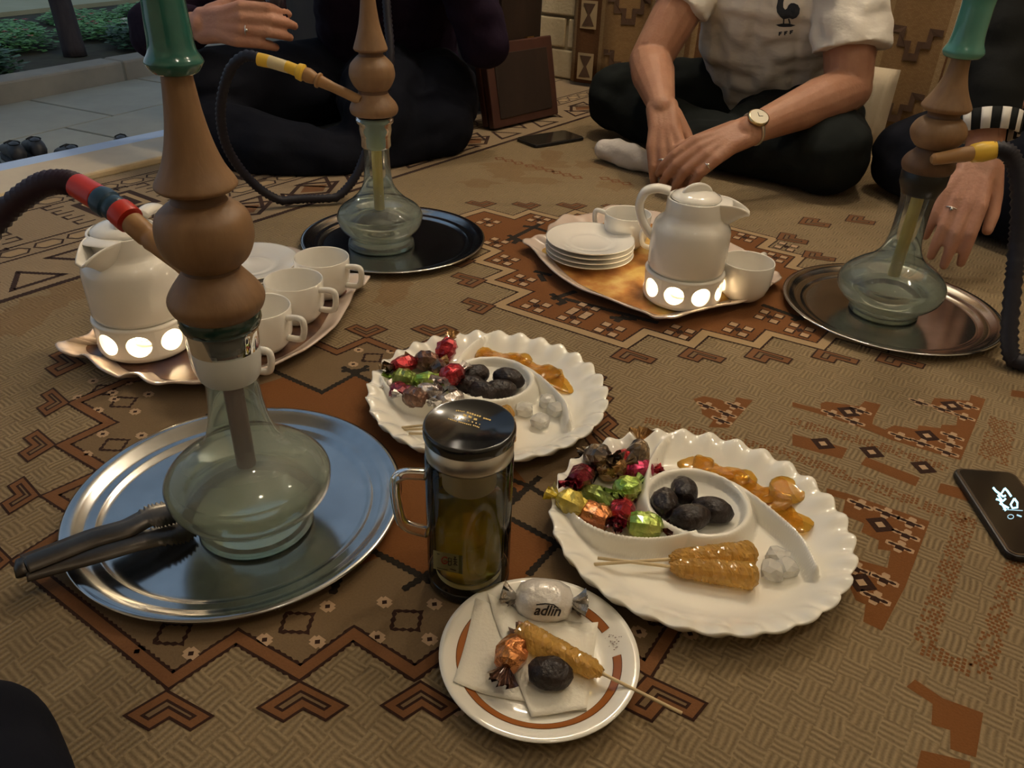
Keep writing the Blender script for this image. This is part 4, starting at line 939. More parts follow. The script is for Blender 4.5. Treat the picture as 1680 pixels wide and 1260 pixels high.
# napkin
M_nap = mat('paper_napkin', (.80, .76, .64), .9, bump=.15, bscale=300)
def napkin_sheet(q, dz, nn=14):
    c = [G(u, v, .011) - sp_c for u, v in q]; vs = []
    for j in range(nn + 1):
        for i in range(nn + 1):
            s_, t_ = i / nn, j / nn; p = c[0].lerp(c[1], s_).lerp(c[3].lerp(c[2], s_), t_); r = p.to_2d().length
            vs.append((p.x, p.y, splz(min(r, SPR)) + dz + .0009 * math.sin(s_ * 7 + t_ * 3) * s_))
    return MB().add(vs, [(j * (nn + 1) + i, (j + 1) * (nn + 1) + i, (j + 1) * (nn + 1) + i + 1, j * (nn + 1) + i + 1) for j in range(nn) for i in range(nn)])
nap = thing('paper_napkin', 'folded white paper napkin lying in the brown-ringed plate', 'napkin', (sp_c.x, sp_c.y, .0009))
for nm, q, dz in (('lower_fold', [(781, 990), (981, 1022), (963, 1164), (744, 1126)], .0022), ('upper_fold', [(800, 982), (974, 1038), (962, 1162), (872, 1174)], .0040)):
    o = napkin_sheet(q, dz).build(nm, M_nap, nap); s_ = o.modifiers.new('s', 'SOLIDIFY'); s_.thickness = .0007
# sweets on the small plate
def onsp(u, v, z): g = G(u, v, z); return g
p = onsp(893, 984, .018); adl = candy((p.x, p.y, .0175), -.08, 0, 5, F_white, F_clear, 'white and silver wrapped sweet lettered in black on the brown-ringed plate', None, 1.62)
p = onsp(838, 1076, .016); cc = candy((p.x, p.y, .0190), 1.32, .1, 4, F_org, F_choc, 'copper wrapped sweet with dark brown ends on the napkin', None, 1.10)
p = onsp(902, 1108, .017); o = link('date', DM[1], M_date, None, True, (p.x, p.y, .0200)); o.rotation_euler = (0, 0, -.08); o.scale = (1.0, 1.12, 1.0); tag(o, 'large dark date lying on the paper napkin', 'date')
a = G(988, 1103, .019); b = G(849, 1030, .024); a.z = .0175; b.z = .0195; rk = rockstick(a, b, 2, 'amber rock candy stick lying across the napkin and over the plate rim', None, .072); rk.scale = (rk.scale.x, .88, .88)

# ------------------------------------------------------------------ decals cast onto surfaces
def decal_from_px(polys, target, lift=.0004, name='mark', m=None, parent=None):
    dg = bpy.context.evaluated_depsgraph_get(); bpy.context.view_layer.update(); dg = bpy.context.evaluated_depsgraph_get()
    ev = target.evaluated_get(dg); me = ev.to_mesh(); mw = target.matrix_world
    bv = BVHTree.FromPolygons([mw @ v.co for v in me.vertices], [tuple(p_.vertices) for p_ in me.polygons]); ev.to_mesh_clear()
    out = MB()
    for vs, fs in polys:
        pts = []; ok = True
        for u, v in vs:
            hit = bv.ray_cast(EYE, ray(u, v).normalized())
            if hit[0] is None: ok = False; pts.append(Vector((0, 0, 0))); continue
            nn = hit[1]; nn = nn if nn.dot(ray(u, v)) < 0 else -nn; pts.append(hit[0] + nn * lift)
        good = [f for f in fs if all(pts[i].length > 0 for i in f)]
        out.add(pts, good)
    o = out.build(name, m, None, smooth=False)
    if parent:
        o.parent = parent; o.matrix_parent_inverse = parent.matrix_world.inverted()
    return o
def text_px(body, u, v, h_, shear=0.0, rot=0.0, sx_=1.0, bold=0.0):
    cu = bpy.data.curves.new('lettering', 'FONT'); cu.body = body; cu.shear = shear; cu.offset = bold; cu.resolution_u = 3; cu.align_x = 'CENTER'; cu.align_y = 'CENTER'
    o = bpy.data.objects.new('lettering_tmp', cu); COL.objects.link(o); bpy.context.view_layer.update(); dg = bpy.context.evaluated_depsgraph_get()
    me = bpy.data.meshes.new_from_object(o.evaluated_get(dg)); bmx = bmesh.new(); bmx.from_mesh(me); bmesh.ops.triangulate(bmx, faces=bmx.faces)
    bmesh.ops.subdivide_edges(bmx, edges=[e for e in bmx.edges if e.calc_length() > .12], cuts=2); bmesh.ops.triangulate(bmx, faces=bmx.faces)
    vs = [(u + h_ * (sx_ * q.co.x * math.cos(rot) + q.co.y * math.sin(rot)), v - h_ * (q.co.y * math.cos(rot) - sx_ * q.co.x * math.sin(rot))) for q in bmx.verts]; fs = [tuple(x.index for x in f.verts) for f in bmx.faces]
    bmx.free(); bpy.data.meshes.remove(me); bpy.data.objects.remove(o); bpy.data.curves.remove(cu)
    return vs, fs
def strip_px(pts, wpx):
    vs = []; n = len(pts)
    for i in range(n):
        a = Vector(pts[max(i - 1, 0)]); b = Vector(pts[min(i + 1, n - 1)]); d = (b - a).normalized(); nn = Vector((-d.y, d.x)) * wpx / 2; p = Vector(pts[i]); vs += [tuple(p + nn), tuple(p - nn)]
    return vs, [(2 * i, 2 * i + 1, 2 * i + 3, 2 * i + 2) for i in range(n - 1)]
M_ink = mat('black_ink', (.015, .012, .012), .4)
bod = [x for x in bpy.data.objects if x.parent == adl and x.name.startswith('candy_body')][0]
bod.data.polygons.foreach_set('use_smooth', [True] * len(bod.data.polygons))
decal_from_px([text_px('adlin', 897, 1002, 23, .35, .05, 1.0, .02), strip_px([(880, 992), (895, 990.5), (908, 992), (916, 998)], 2)], bod, .0006, 'lettering', M_ink, adl)

# ------------------------------------------------------------------ glass tea mug
mg = G(769, 944, .0); mug = thing('tea_mug', 'clear glass tea mug with black lid and steel collar, half full of yellow tea', 'mug', (mg.x, mg.y, 0))
zl = axz(mg.x, mg.y, 694); R_ = .0405
M_blk = mat('glossy_black_plastic', (.012, .012, .012), .18, coat=.4); M_mg = thin_glass('mug_glass', (.98, .985, .96), .0, rough=.02, ior=1.5); M_tea = thin_glass('green_tea', (.99, .88, .38), .42, (1.0, .84, .10), ior=1.33, transl=.8); M_ring2 = mat('brushed_steel_ring', (.55, .53, .48), .3, 1.0)
MB().lathe([(0, .0009), (R_ * .97, .0009), (R_, .003), (R_, .010), (R_ * .98, .0125), (0, .0125)], 56).build('base_cap', M_blk, mug)
MB().lathe([(R_ * .99, .0125), (R_ * 1.0, .02), (R_, zl - .033), (R_ * .985, zl - .030)], 64).build('glass_wall', M_mg, mug)
MB().lathe([(0, .016), (R_ * .74, .016), (R_ * .84, .022), (R_ * .85, zl - .038), (R_ * .94, zl - .030)], 64).build('inner_glass', M_mg, mug)
MB().lathe([(R_ * .80, .0130), (R_ * .78, .0155), (0, .0155)], 48).build('tea_glow_disc', mat('painted_tea_glow', (.86, .80, .42), .2), mug)  # added disc: refracted brightness at the tea's bottom put into its pale colour
MB().lathe([(0, .0168), (R_ * .73, .0168), (R_ * .825, .0225), (R_ * .835, .098), (0, .098)], 64).build('tea', M_tea, mug)
MB().lathe([(R_ * .62, zl - .033), (R_ * .62, zl - .066), (R_ * .5, zl - .068), (0, zl - .068)], 40).build('strainer', mat('steel_strainer', (.72, .64, .46), .5, .2), mug)
MB().lathe([(R_ * .985, zl - .031), (R_ * .99, zl - .0105), (R_ * .9, zl - .010)], 64).build('steel_collar', M_ring2, mug)
lid = MB().lathe([(R_ * .9, zl - .0115), (R_ * 1.015, zl - .0115), (R_ * 1.025, zl - .010), (R_ * 1.025, zl - .0035), (R_ * 1.005, zl - .001), (R_ * .97, zl), (R_ * .945, zl - .0012), (0, zl - .0012)], 72).build('lid', M_blk, mug)
hp = catmull([Vector((-R_ * .98, -.004, zl - .056)), Vector((-R_ - .018, -.006, zl - .055)), Vector((-R_ - .027, -.006, zl - .064)), Vector((-R_ - .026, -.006, zl - .095)), Vector((-R_ - .020, -.006, zl - .116)), Vector((-R_ * .98, -.004, zl - .126))], 6)
M_hg = mat('clear_glass', (.95, .97, .95), .03, trans=1.0, ior=1.45)
MB().tube(hp, .0065, 14, flat=.8).build('handle', M_hg, mug)
M_gold = mat('gold_print', (.50, .36, .12), .35, .6)
gold = []
def lidline(u0, v0, u1, v1, n, wd, fr, rnd):
    for i in range(n):
        a, b = i / n, (i + fr) / n; gold.append(strip_px([(u0 + (u1 - u0) * a, v0 + (v1 - v0) * a + random.uniform(-rnd, rnd)), (u0 + (u1 - u0) * b, v0 + (v1 - v0) * b)], wd))
lidline(748, 674, 763, 676, 5, 2.0, .7, .5); lidline(766, 677, 790, 684, 6, 2.6, .75, .6); lidline(793, 686, 806, 690, 4, 2.2, .8, .4)
lidline(760, 681, 786, 690, 3, 3.2, .6, 1.0); lidline(744, 683, 792, 698, 8, 1.8, .35, .2); lidline(735, 687, 750, 692, 5, 1.8, .75, .3); lidline(752, 692, 774, 698, 7, 1.8, .7, .3); lidline(776, 698, 787, 702, 4, 1.8, .75, .3)
gd = decal_from_px(gold, lid, .0003, 'lid_lettering', M_gold, mug); gd['kind'] = 'stuff'
M_lab = mat('sticker', (.42, .42, .22), .5); M_labr = mat('sticker_red', (.45, .06, .03), .5); M_labg = mat('sticker_green', (.16, .17, .06), .5)
tea_o = [x for x in bpy.data.objects if x.parent == mug and x.name.startswith('glass_wall')][0]
def gridpx(u0, v0, u1, v1, dv, n=6):
    vs = []; 
    for i in range(n + 1):
        u = u0 + (u1 - u0) * i / n; o_ = dv * (i / n) ** .8; vs += [(u, v0 + o_), (u, v1 + o_)]
    return vs, [(2 * i, 2 * i + 1, 2 * i + 3, 2 * i + 2) for i in range(n)]
st = decal_from_px([gridpx(709, 903, 752, 933, 9)], tea_o, -.0012, 'sticker', M_lab, mug); decal_from_px([gridpx(752, 912, 759, 942, 2)], tea_o, -.0012, 'sticker_edge', M_labg, mug)
lm = decal_from_px([strip_px([(729 + 5 * math.cos(t), 920 + 5.5 * math.sin(t)) for t in [0.3 + .45 * i for i in range(13)]], 2.2), strip_px([(727, 921), (732, 921)], 2)], tea_o, -.0006, 'sticker_logo', M_labr, mug)
gl = [strip_px(q, 1.3) for q in ([(735, 916), (735, 928)], [(735, 916), (740, 917), (740, 928)], [(735, 922), (740, 922)], [(735, 928), (740, 928)], [(743, 918), (750, 919)], [(746, 915), (746, 929)], [(743, 922), (750, 923)], [(743, 928), (746, 924), (750, 929)], [(716, 909), (748, 915)], [(716, 932), (734, 936)], [(738, 934), (748, 937)])]
decal_from_px(gl, tea_o, -.0006, 'sticker_lettering', M_ink, mug)['kind'] = 'stuff'

# ------------------------------------------------------------------ phones
M_scr = mat('dark_glass_screen', (.02, .017, .013), .12, coat=.3); M_frame = mat('phone_frame', (.25, .22, .19), .25, .9); M_case = mat('black_case', (.01, .01, .012), .35); M_glow = mat('lit_digits', (.05, .3, .5), .5, emit=(.30, .80, 1.0), estr=1.6)
def roundrect(w_, l_, r_, k=5):
    out = []
    for cx, cy, a0 in ((w_ / 2 - r_, l_ / 2 - r_, 0), (-w_ / 2 + r_, l_ / 2 - r_, pi / 2), (-w_ / 2 + r_, -l_ / 2 + r_, pi), (w_ / 2 - r_, -l_ / 2 + r_, 1.5 * pi)):
        for i in range(k + 1): a = a0 + pi / 2 * i / k; out.append((cx + r_ * math.cos(a), cy + r_ * math.sin(a)))
    return out
def phone(tl, ang, label, lw=(.074, .152)):
    t = thing('mobile_phone', label, 'phone', (tl.x, tl.y, .0009), None, ang); w_, l_ = lw
    off = lambda pts: [(x + w_ / 2, y - l_ / 2) for x, y in pts]
    MB().prism(off(roundrect(w_, l_, .011)), 0, .0085).build('case', M_case, t, smooth=False, bevel=.0025)
    MB().prism(off(roundrect(w_ - .004, l_ - .004, .0095)), .0085, .0092).build('frame', M_frame, t, smooth=False)
    s = MB().prism(off(roundrect(w_ - .009, l_ - .009, .008)), .0092, .0096).build('screen', M_scr, t, smooth=False); return t, s
tl = G(1561, 768, .008); bl_ = G(1668, 934, .008); d = (tl - bl_); ang = math.atan2(d.y, d.x) - pi / 2
ph, scr = phone(tl, ang, 'black mobile phone with lit clock digits lying on the carpet')
dg_ = [[(1629, 800), (1634, 806), (1642, 811), (1648, 802)], [(1634, 806), (1646, 815), (1650, 813)], [(1637, 812), (1644, 822)], [(1648, 801), (1653, 806), (1659, 815)],
       [(1640, 826), (1655, 834)], [(1634, 819), (1646, 822), (1650, 818)], [(1640, 820), (1650, 838)], [(1664, 818), (1658, 828), (1661, 834), (1669, 833), (1669, 825), (1664, 818)]]
gl1 = decal_from_px([strip_px(q, 3.2) for q in dg_], scr, .0003, 'clock_digits', M_glow, ph)
M_glow2 = mat('lit_icons', (.1, .2, .25), .5, emit=(.35, .55, .65), estr=.5)
decal_from_px([strip_px([(1645, 836), (1678, 838)], 1.2), strip_px([(1668, 845), (1676, 848)], 2.5)] + [strip_px([(1658 + 5 * math.cos(t), 848 + 3.6 * math.sin(t)) for t in [i * .7 for i in range(10)]], 1.2)], scr, .0003, 'screen_icons', M_glow2, ph)
p2 = G(926, 214, .008); q2 = G(960, 226, .008); d = q2 - p2
ph2, _ = phone(p2, math.atan2(d.y, d.x), 'dark mobile phone lying on the carpet by the white sock', (d.length, d.length * 1.9))
# coal tongs resting on the tray rim
M_tong = mat('dark_worn_steel', (.085, .075, .065), .38, .95, var=(.05, .043, .037), vscale=18)
tg = thing('coal_tongs', 'dark steel coal tongs with toothed tips resting on the rim of the steel tray', 'tongs')
def arm(path, wid, seedv):
    m = MB(); pts = catmull(path, 8); n = len(pts); vs = []
    for i, p in enumerate(pts):
        d = (pts[min(i + 1, n - 1)] - pts[max(i - 1, 0)]).normalized(); sd = d.cross(Vector((0, 0, 1))).normalized(); t = i / (n - 1)
        w_ = wid * 2.3 * (1.0 + .35 * ease((t - .65) / .12) - .45 * ease((t - .9) / .1)); tooth = .0022 * (1 if (i % 2) else -1) if t > .68 else 0
        lift = .0022
        vs += [p + sd * (w_ + tooth) - Vector((0, 0, lift * .3)), p + sd * w_ * .35 + Vector((0, 0, lift)), p - sd * w_ * .35 + Vector((0, 0, lift)), p - sd * (w_ + tooth) - Vector((0, 0, lift * .3))]
    m.add(vs, [(i * 4 + k, (i + 1) * 4 + k, (i + 1) * 4 + k + 1, i * 4 + k + 1) for i in range(n - 1) for k in range(3)])
    o = m.build('tong_arm', M_tong, tg, smooth=True, angle=50); s_ = o.modifiers.new('s', 'SOLIDIFY'); s_.thickness = .0015; return o
e0 = G(38, 930, .034)
def seg(pts): return [G(u, v, z) for u, v, z in pts]
arm(seg([(40, 924, .034), (90, 905, .032), (150, 882, .029), (205, 866, .026), (238, 850, .024), (262, 843, .022), (288, 838, .019)]), .0066, 1)
arm(seg([(42, 936, .030), (95, 922, .028), (150, 908, .026), (220, 888, .022), (255, 880, .018), (285, 871, .014), (316, 864, .010)]), .0066, 2)
MB().tube(seg([(36, 918, .034), (34, 930, .033), (38, 944, .030)]), .006, 10, flat=.5).build('tong_spring', M_tong, tg)
# ------------------------------------------------------------------ hookahs
M_wood = mat('turned_wood', (.19, .105, .050), .5, var=(.28, .165, .082), vscale=26, stretch=(1, 1, .25), bump=.12, bscale=60)
M_woodd = mat('turned_wood_dark', (.10, .054, .028), .55, var=(.15, .08, .042), vscale=26, stretch=(1, 1, .25))
M_woodl = mat('pale_turned_wood', (.36, .20, .08), .5, var=(.28, .14, .05), vscale=30, stretch=(.4, 1, 1))
M_teal = mat('teal_glazed_ceramic', (.016, .115, .098), .14, var=(.026, .16, .135), vscale=9, coat=.6); M_teal2 = mat('turquoise_glazed_ceramic', (.09, .30, .25), .16, var=(.07, .24, .19), vscale=9, coat=.5)
M_rub = mat('black_rubber', (.010, .011, .010), .35); M_gasket = mat('dark_green_glass_collar', (.018, .045, .035), .12, coat=.5)
M_hose = mat('black_ribbed_hose', (.010, .009, .018), .55); M_hosep = mat('purple_black_ribbed_hose', (.022, .010, .022), .55)
M_redp = mat('red_plastic', (.52, .035, .02), .35); M_bluep = mat('dark_blue_plastic', (.02, .055, .10), .3); M_yelp = mat('yellow_plastic', (.72, .46, .05), .4); M_crp = mat('cream_plastic', (.62, .52, .30), .4)
M_foil = mat('kitchen_foil', (.7, .7, .7), .3, 1.0, bump=.7, bscale=70); M_coal = mat('charcoal_ash', (.10, .09, .085), .95, bump=.6, bscale=60)
M_tubey = mat('yellow_down_tube', (.52, .42, .10), .5); M_tubed = mat('brown_down_tube', (.16, .06, .05), .5)
M_cerw = mat('white_ceramic_sleeve', (.62, .64, .62), .3)
M_gl = thin_glass('hookah_glass', (.93, .96, .94), .08, (.66, .70, .66), ior=1.5); M_gls = thin_glass('smoky_hookah_glass', (.92, .95, .93), .22, (.70, .74, .71), ior=1.5, transl=.35); M_glg = mat('green_glass_foot', (.70, .86, .76), .05, trans=.9, ior=1.45)
M_water = liquid('hookah_water', (.96, .98, .94), 1.33, .15, (.86, .90, .82)); M_waterg = liquid('greenish_hookah_water', (.95, .98, .92), 1.33, .26, (.84, .92, .78))
def dense(prof, n=5):
    return [(p.x, p.y) for p in catmull([(r, z, 0) for r, z in prof], n)]
def hookah(label, base, foot, bulge, neck, collar, wood, cer, tube_m, col_m, wl, teal, colr_m):
    g = G(*base, .0065); t = thing('hookah', label, 'hookah', (g.x, g.y, .0025), 'hookahs'); X, Y, Z0 = g.x, g.y, .0025
    def pr(pts): return [(r, z - Z0) for r, z in axprof(X, Y, pts)]
    body = pr(foot + bulge + neck)
    z0 = body[0][1]
    body = [(r, max(0.0005, z)) for r, z in body]; body[0] = (body[0][0], .0005)
    dn = dense(body, 6)
    gl = MB().lathe([(0, .004)] + [(dn[0][0] * .8, .004)] + dn, 72).build('glass_base', M_gls if wl > 700 else M_gl, t)
    MB().lathe([(dn[0][0] * .80, .0004), (dn[0][0] * 1.0, .0004), (dn[0][0] * 1.03, .003), (dn[0][0] * 1.0, .0065), (dn[0][0] * .82, .0065), (dn[0][0] * .80, .0004)], 64).build('glass_foot', M_glg, gl)
    wz = axz(X, Y, wl) - Z0
    wp = [(max(.001, r - .0022), max(z, .0065)) for r, z in dn if z < wz]
    MB().lathe([(0, .0065)] + wp + [(wp[-1][0], wz), (0, wz)], 64).build('water', M_waterg if wl > 700 else M_water, gl)
    cl = pr(collar); MB().lathe(cl, 56).build('collar', colr_m, t)
    ztop = cl[0][1]; zb = wz + .004
    MB().lathe([(0, zb), (.0095, zb), (.0095, ztop), (0, ztop)], 20).build('down_tube', tube_m, t)
    gk = [(cl[0][0] * .97, cl[0][1]), (cl[0][0] * .60, cl[0][1] - .028), (0, cl[0][1] - .028)]
    MB().lathe([(0, cl[0][1] + .001)] + gk, 32).build('stopper', M_rub, t)
    for nm, pts, mm in wood: MB().lathe([(0, axz(X, Y, pts[0][0]) - Z0)] + dense(pr(pts), 5) + [(0, axz(X, Y, pts[-1][0]) - Z0)], 64).build(nm, mm, t)
    cp = pr(cer); MB().lathe(dense(cp, 5) + [(cp[-1][0] * .85, cp[-1][1] - .004), (cp[-1][0] * .5, cp[-1][1] - .03), (0, cp[-1][1] - .032)], 56).build('ceramic_bowl', teal, t)
    fo = MB().lathe([(cp[-1][0] * 1.02, cp[-1][1] - .008), (cp[-1][0] * 1.03, cp[-1][1] + .001), (cp[-1][0] * .6, cp[-1][1] + .003), (0, cp[-1][1] + .003)], 40).build('foil_cover', M_foil, t)
    for k in range(3): MB().box(-.011, .011, -.011, .011, 0, .016, 0, Matrix.Translation((.018 * math.cos(k * 2.1), .018 * math.sin(k * 2.1), cp[-1][1] + .0035)) @ Matrix.Rotation(k, 4, 'Z')).build('charcoal', M_coal, fo, smooth=False, bevel=.003)
    return t, X, Y, Z0
def local(t, pts): o = Vector(t.location); return [Vector(p) - o for p in pts]
def hosetube(t, px, m, ribbed, name='hose', rpx=10, n=8, rad=None):
    pts = local(t, catmull([GY(u, v, y) for u, v, y in px], n))
    for p in pts: p.z = max(p.z, .012)
    # resample evenly
    out = [pts[0]]; step = .0040 if ribbed else .01
    for a, b in zip(pts, pts[1:]):
        k = max(1, int((b - a).length / step)); out += [a.lerp(b, (i + 1) / k) for i in range(k)]
    r0 = rad or rpx * dep(out[0] + Vector(t.location)) / FPX
    rr = [r0 * (1.0 if not ribbed else (1.06 if i % 2 else .84)) for i in range(len(out))]
    return MB().tube(out, rr, 14).build(name, m, t)
def conepart(t, a, b, ra, rb, m, name, mid=None):
    A_, B_ = local(t, [GY(*a), GY(*b)]); k = dep(GY(*a)) / FPX; prof = mid or [(0, ra), (1, rb)]
    return MB().tube([A_.lerp(B_, s) for s, _ in prof], [r * k for _, r in prof], 20).build(name, m, t, angle=35)

# near hookah
W1 = [('stem_disc', [(512, 60), (508, 66), (500, 73), (486, 77), (470, 69), (450, 53), (440, 46)], M_wood), ('stem_neck', [(441, 46), (430, 43), (424, 50)], M_woodd), ('stem_bulb', [(434, 48), (420, 64), (398, 75), (375, 78), (352, 73), (337, 58), (328, 44)], M_wood), ('stem_collar', [(330, 46), (318, 42), (306, 48)], M_woodd), ('stem_cone', [(309, 60), (303, 66), (294, 63), (270, 50), (235, 39), (190, 31), (150, 27), (120, 25), (108, 24)], M_wood)]
C1 = [(122, 26), (118, 36), (104, 46), (97, 46), (86, 40), (72, 37), (35, 36), (0, 35), (-40, 37), (-75, 55), (-115, 72), (-150, 76)]
h1, X1, Y1, Z1_ = hookah('tall hookah with a dark teal bowl and a red and blue hose tip', (421, 852), [(852, 88), (845, 89), (836, 86)], [(830, 86), (822, 96), (811, 113), (799, 126), (786, 131), (774, 130), (758, 115), (742, 90)], [(724, 64), (700, 52), (670, 45), (632, 42), (618, 44)],
    [(500, 58), (506, 64), (522, 66), (532, 62), (536, 54)], W1, C1, M_tubed, None, 766, M_teal, M_gasket)
MB().lathe([(r, z - Z1_) for r, z in axprof(X1, Y1, [(566, 53), (570, 54), (590, 53), (612, 49), (618, 44)])], 56).build('neck_sleeve', M_cerw, h1)
MB().lathe([(r, z - Z1_) for r, z in axprof(X1, Y1, [(534, 56), (540, 57), (568, 54)])], 56).build('neck_glass', M_gls, h1)
MB().lathe([(r, z - Z1_) for r, z in axprof(X1, Y1, [(530, 52), (552, 48), (567, 42), (568, .01)])], 48).build('rubber_plug', M_rub, h1)
yb = Y1 + .012
conepart(h1, (322, 458, yb), (218, 366, yb + .05), 12, 19, M_woodl, 'hose_port', [(0, 12), (.25, 12.5), (.6, 17), (.68, 19), (.70, 17.5), (.75, 17.5), (.77, 19.5), (1, 20)])
conepart(h1, (214, 362, yb + .052), (196, 346, yb + .06), 22, 22, M_redp, 'port_ring', [(0, 20), (.02, 23.5), (.15, 24), (.85, 24), (.98, 23.5), (1, 21)])
conepart(h1, (196, 347, yb + .06), (162, 325, yb + .07), 22, 22, M_bluep, 'port_ring', [(0, 21), (.1, 22.5), (.3, 22), (.35, 21), (.42, 21), (.5, 24), (.8, 24.5), (1, 22)])
conepart(h1, (163, 326, yb + .07), (126, 304, yb + .085), 22, 20, M_redp, 'port_ring', [(0, 20.5), (.02, 22), (.5, 21.5), (.97, 21), (1, 19.5)])
hosetube(h1, [(127, 305, yb + .085), (108, 299, yb + .09), (75, 301, yb + .095), (40, 321, yb + .10), (5, 352, yb + .10), (-30, 400, yb + .09), (-55, 470, yb + .05), (-70, 560, yb), (-90, 640, yb - .06)], M_hosep, True, rpx=20)

# hookah by the dark trousers
W2 = [('stem_disc', [(187, 35), (184, 38), (177, 39.5), (168, 36), (158, 28), (152, 24)], M_wood), ('stem_neck', [(153, 24), (148, 24.5), (143, 26)], M_woodd), ('stem_bulb', [(146, 26), (138, 32), (126, 37), (117, 37.5), (106, 35), (97, 28), (91, 22)], M_wood), ('stem_collar', [(92, 21), (87, 20), (82, 22)], M_woodd), ('stem_cone', [(83, 26), (80, 28), (75, 27), (60, 22.5), (40, 17.5), (20, 14.5), (0, 12.5), (-25, 11), (-45, 11)], M_wood)]
C2 = [(-40, 12), (-42, 17), (-50, 20), (-55, 20), (-62, 17), (-80, 16), (-105, 17), (-122, 25), (-140, 32), (-155, 33)]
h2, X2, Y2, Z2_ = hookah('hookah with pale green glass and a yellow hose tip, standing before the dark trousered person', (626, 397), [(397, 52), (394, 53), (389, 50)], [(382, 52), (370, 64), (358, 69), (350, 69), (340, 63), (328, 46)], [(314, 32), (298, 24), (275, 21.5), (247, 21), (241, 23)],
    [(191, 28), (194, 31), (199, 31), (203, 27), (212, 27), (222, 25), (223, 24.5), (238, 24.5), (242, 22)], W2, C2, M_tubey, None, 346, M_teal, thin_glass('pale_green_collar', (.55, .68, .60), .45, (.34, .46, .40), rough=.15, ior=1.3))
yb = Y2 - .02
conepart(h2, (592, 165, yb), (500, 121, yb + .02), 8, 8, M_woodl, 'hose_port', [(0, 8), (.5, 8), (.72, 9.5), (.74, 12.5), (.77, 12.5), (.8, 8.5), (.86, 10.5), (.94, 12), (1, 11)])
conepart(h2, (500, 121, yb + .02), (470, 109, yb + .026), 9, 9, M_yelp, 'port_ring', [(0, 10), (.1, 14), (.35, 13), (.45, 9.5), (1, 9.5)]); conepart(h2, (474, 111, yb + .026), (442, 101, yb + .032), 9, 9, M_crp, 'port_ring', [(0, 9.6), (.4, 9.8), (1, 10)]); conepart(h2, (446, 102, yb + .032), (424, 97, yb + .035), 9, 9, M_yelp, 'port_ring', [(0, 10), (.5, 10.5), (1, 10.5)])
hosetube(h2, [(428, 97, yb + .035), (402, 92, yb + .05), (376, 118, yb + .07), (362, 180, yb + .10), (372, 240, yb + .13), (405, 290, yb + .17), (445, 322, yb + .20), (495, 338, yb + .225), (545, 328, yb + .24), (580, 295, yb + .27), (602, 245, yb + .30), (625, 180, yb + .33), (640, 100, yb + .36), (636, 30, yb + .39), (632, -20, yb + .41)], M_hose, True, rpx=9)

# hookah by the striped cuff
W3 = [('stem_disc', [(281, 36), (277, 39), (268, 41), (258, 37), (248, 28), (243, 25)], M_woodd), ('stem_neck', [(244, 24), (239, 25), (235, 28)], M_woodd), ('stem_bulb', [(240, 30), (231, 38), (219, 43), (209, 42), (199, 36), (192, 27)], M_wood), ('stem_collar', [(193, 26), (187, 25), (179, 30)], M_woodd), ('stem_cone', [(181, 34), (176, 38.5), (170, 37), (155, 29), (138, 22), (118, 17), (100, 15), (90, 15)], M_wood)]
C3 = [(96, 18), (93, 28), (86, 32), (80, 31), (70, 27), (50, 25), (25, 25), (0, 26), (-25, 32), (-50, 42), (-75, 46)]
h3, X3, Y3, Z3_ = hookah('hookah with turquoise bowl and black collar standing beside the striped cuff', (1449, 507), [(507, 52), (503, 53), (498, 55)], [(491, 66), (480, 78), (468, 83), (458, 82), (447, 74), (436, 60)], [(424, 42), (410, 31), (390, 26), (360, 25), (330, 26), (316, 29)],
    [(277, 34), (281, 37), (300, 36), (309, 32), (318, 28)], W3, C3, M_tubey, None, 455, M_teal2, M_rub)
yb = Y3 - .045
conepart(h3, (1528, 262, yb), (1597, 251, yb), 9, 10, M_woodl, 'hose_port', [(0, 6), (.06, 9.5), (.5, 11), (.8, 12.5), (1, 12)]); conepart(h3, (1592, 252, yb), (1634, 246, yb + .005), 9, 9, M_yelp, 'port_ring', [(0, 12), (.1, 15), (.5, 16.5), (.9, 14.5), (1, 13)])
hosetube(h3, [(1626, 247, yb + .005), (1645, 246, yb), (1660, 258, yb - .005), (1670, 290, yb - .015), (1673, 340, yb - .03), (1668, 410, yb - .05), (1661, 480, yb - .08), (1656, 545, yb - .11), (1660, 585, yb - .13), (1680, 602, yb - .14), (1720, 600, yb - .13)], M_hose, True, rpx=14)

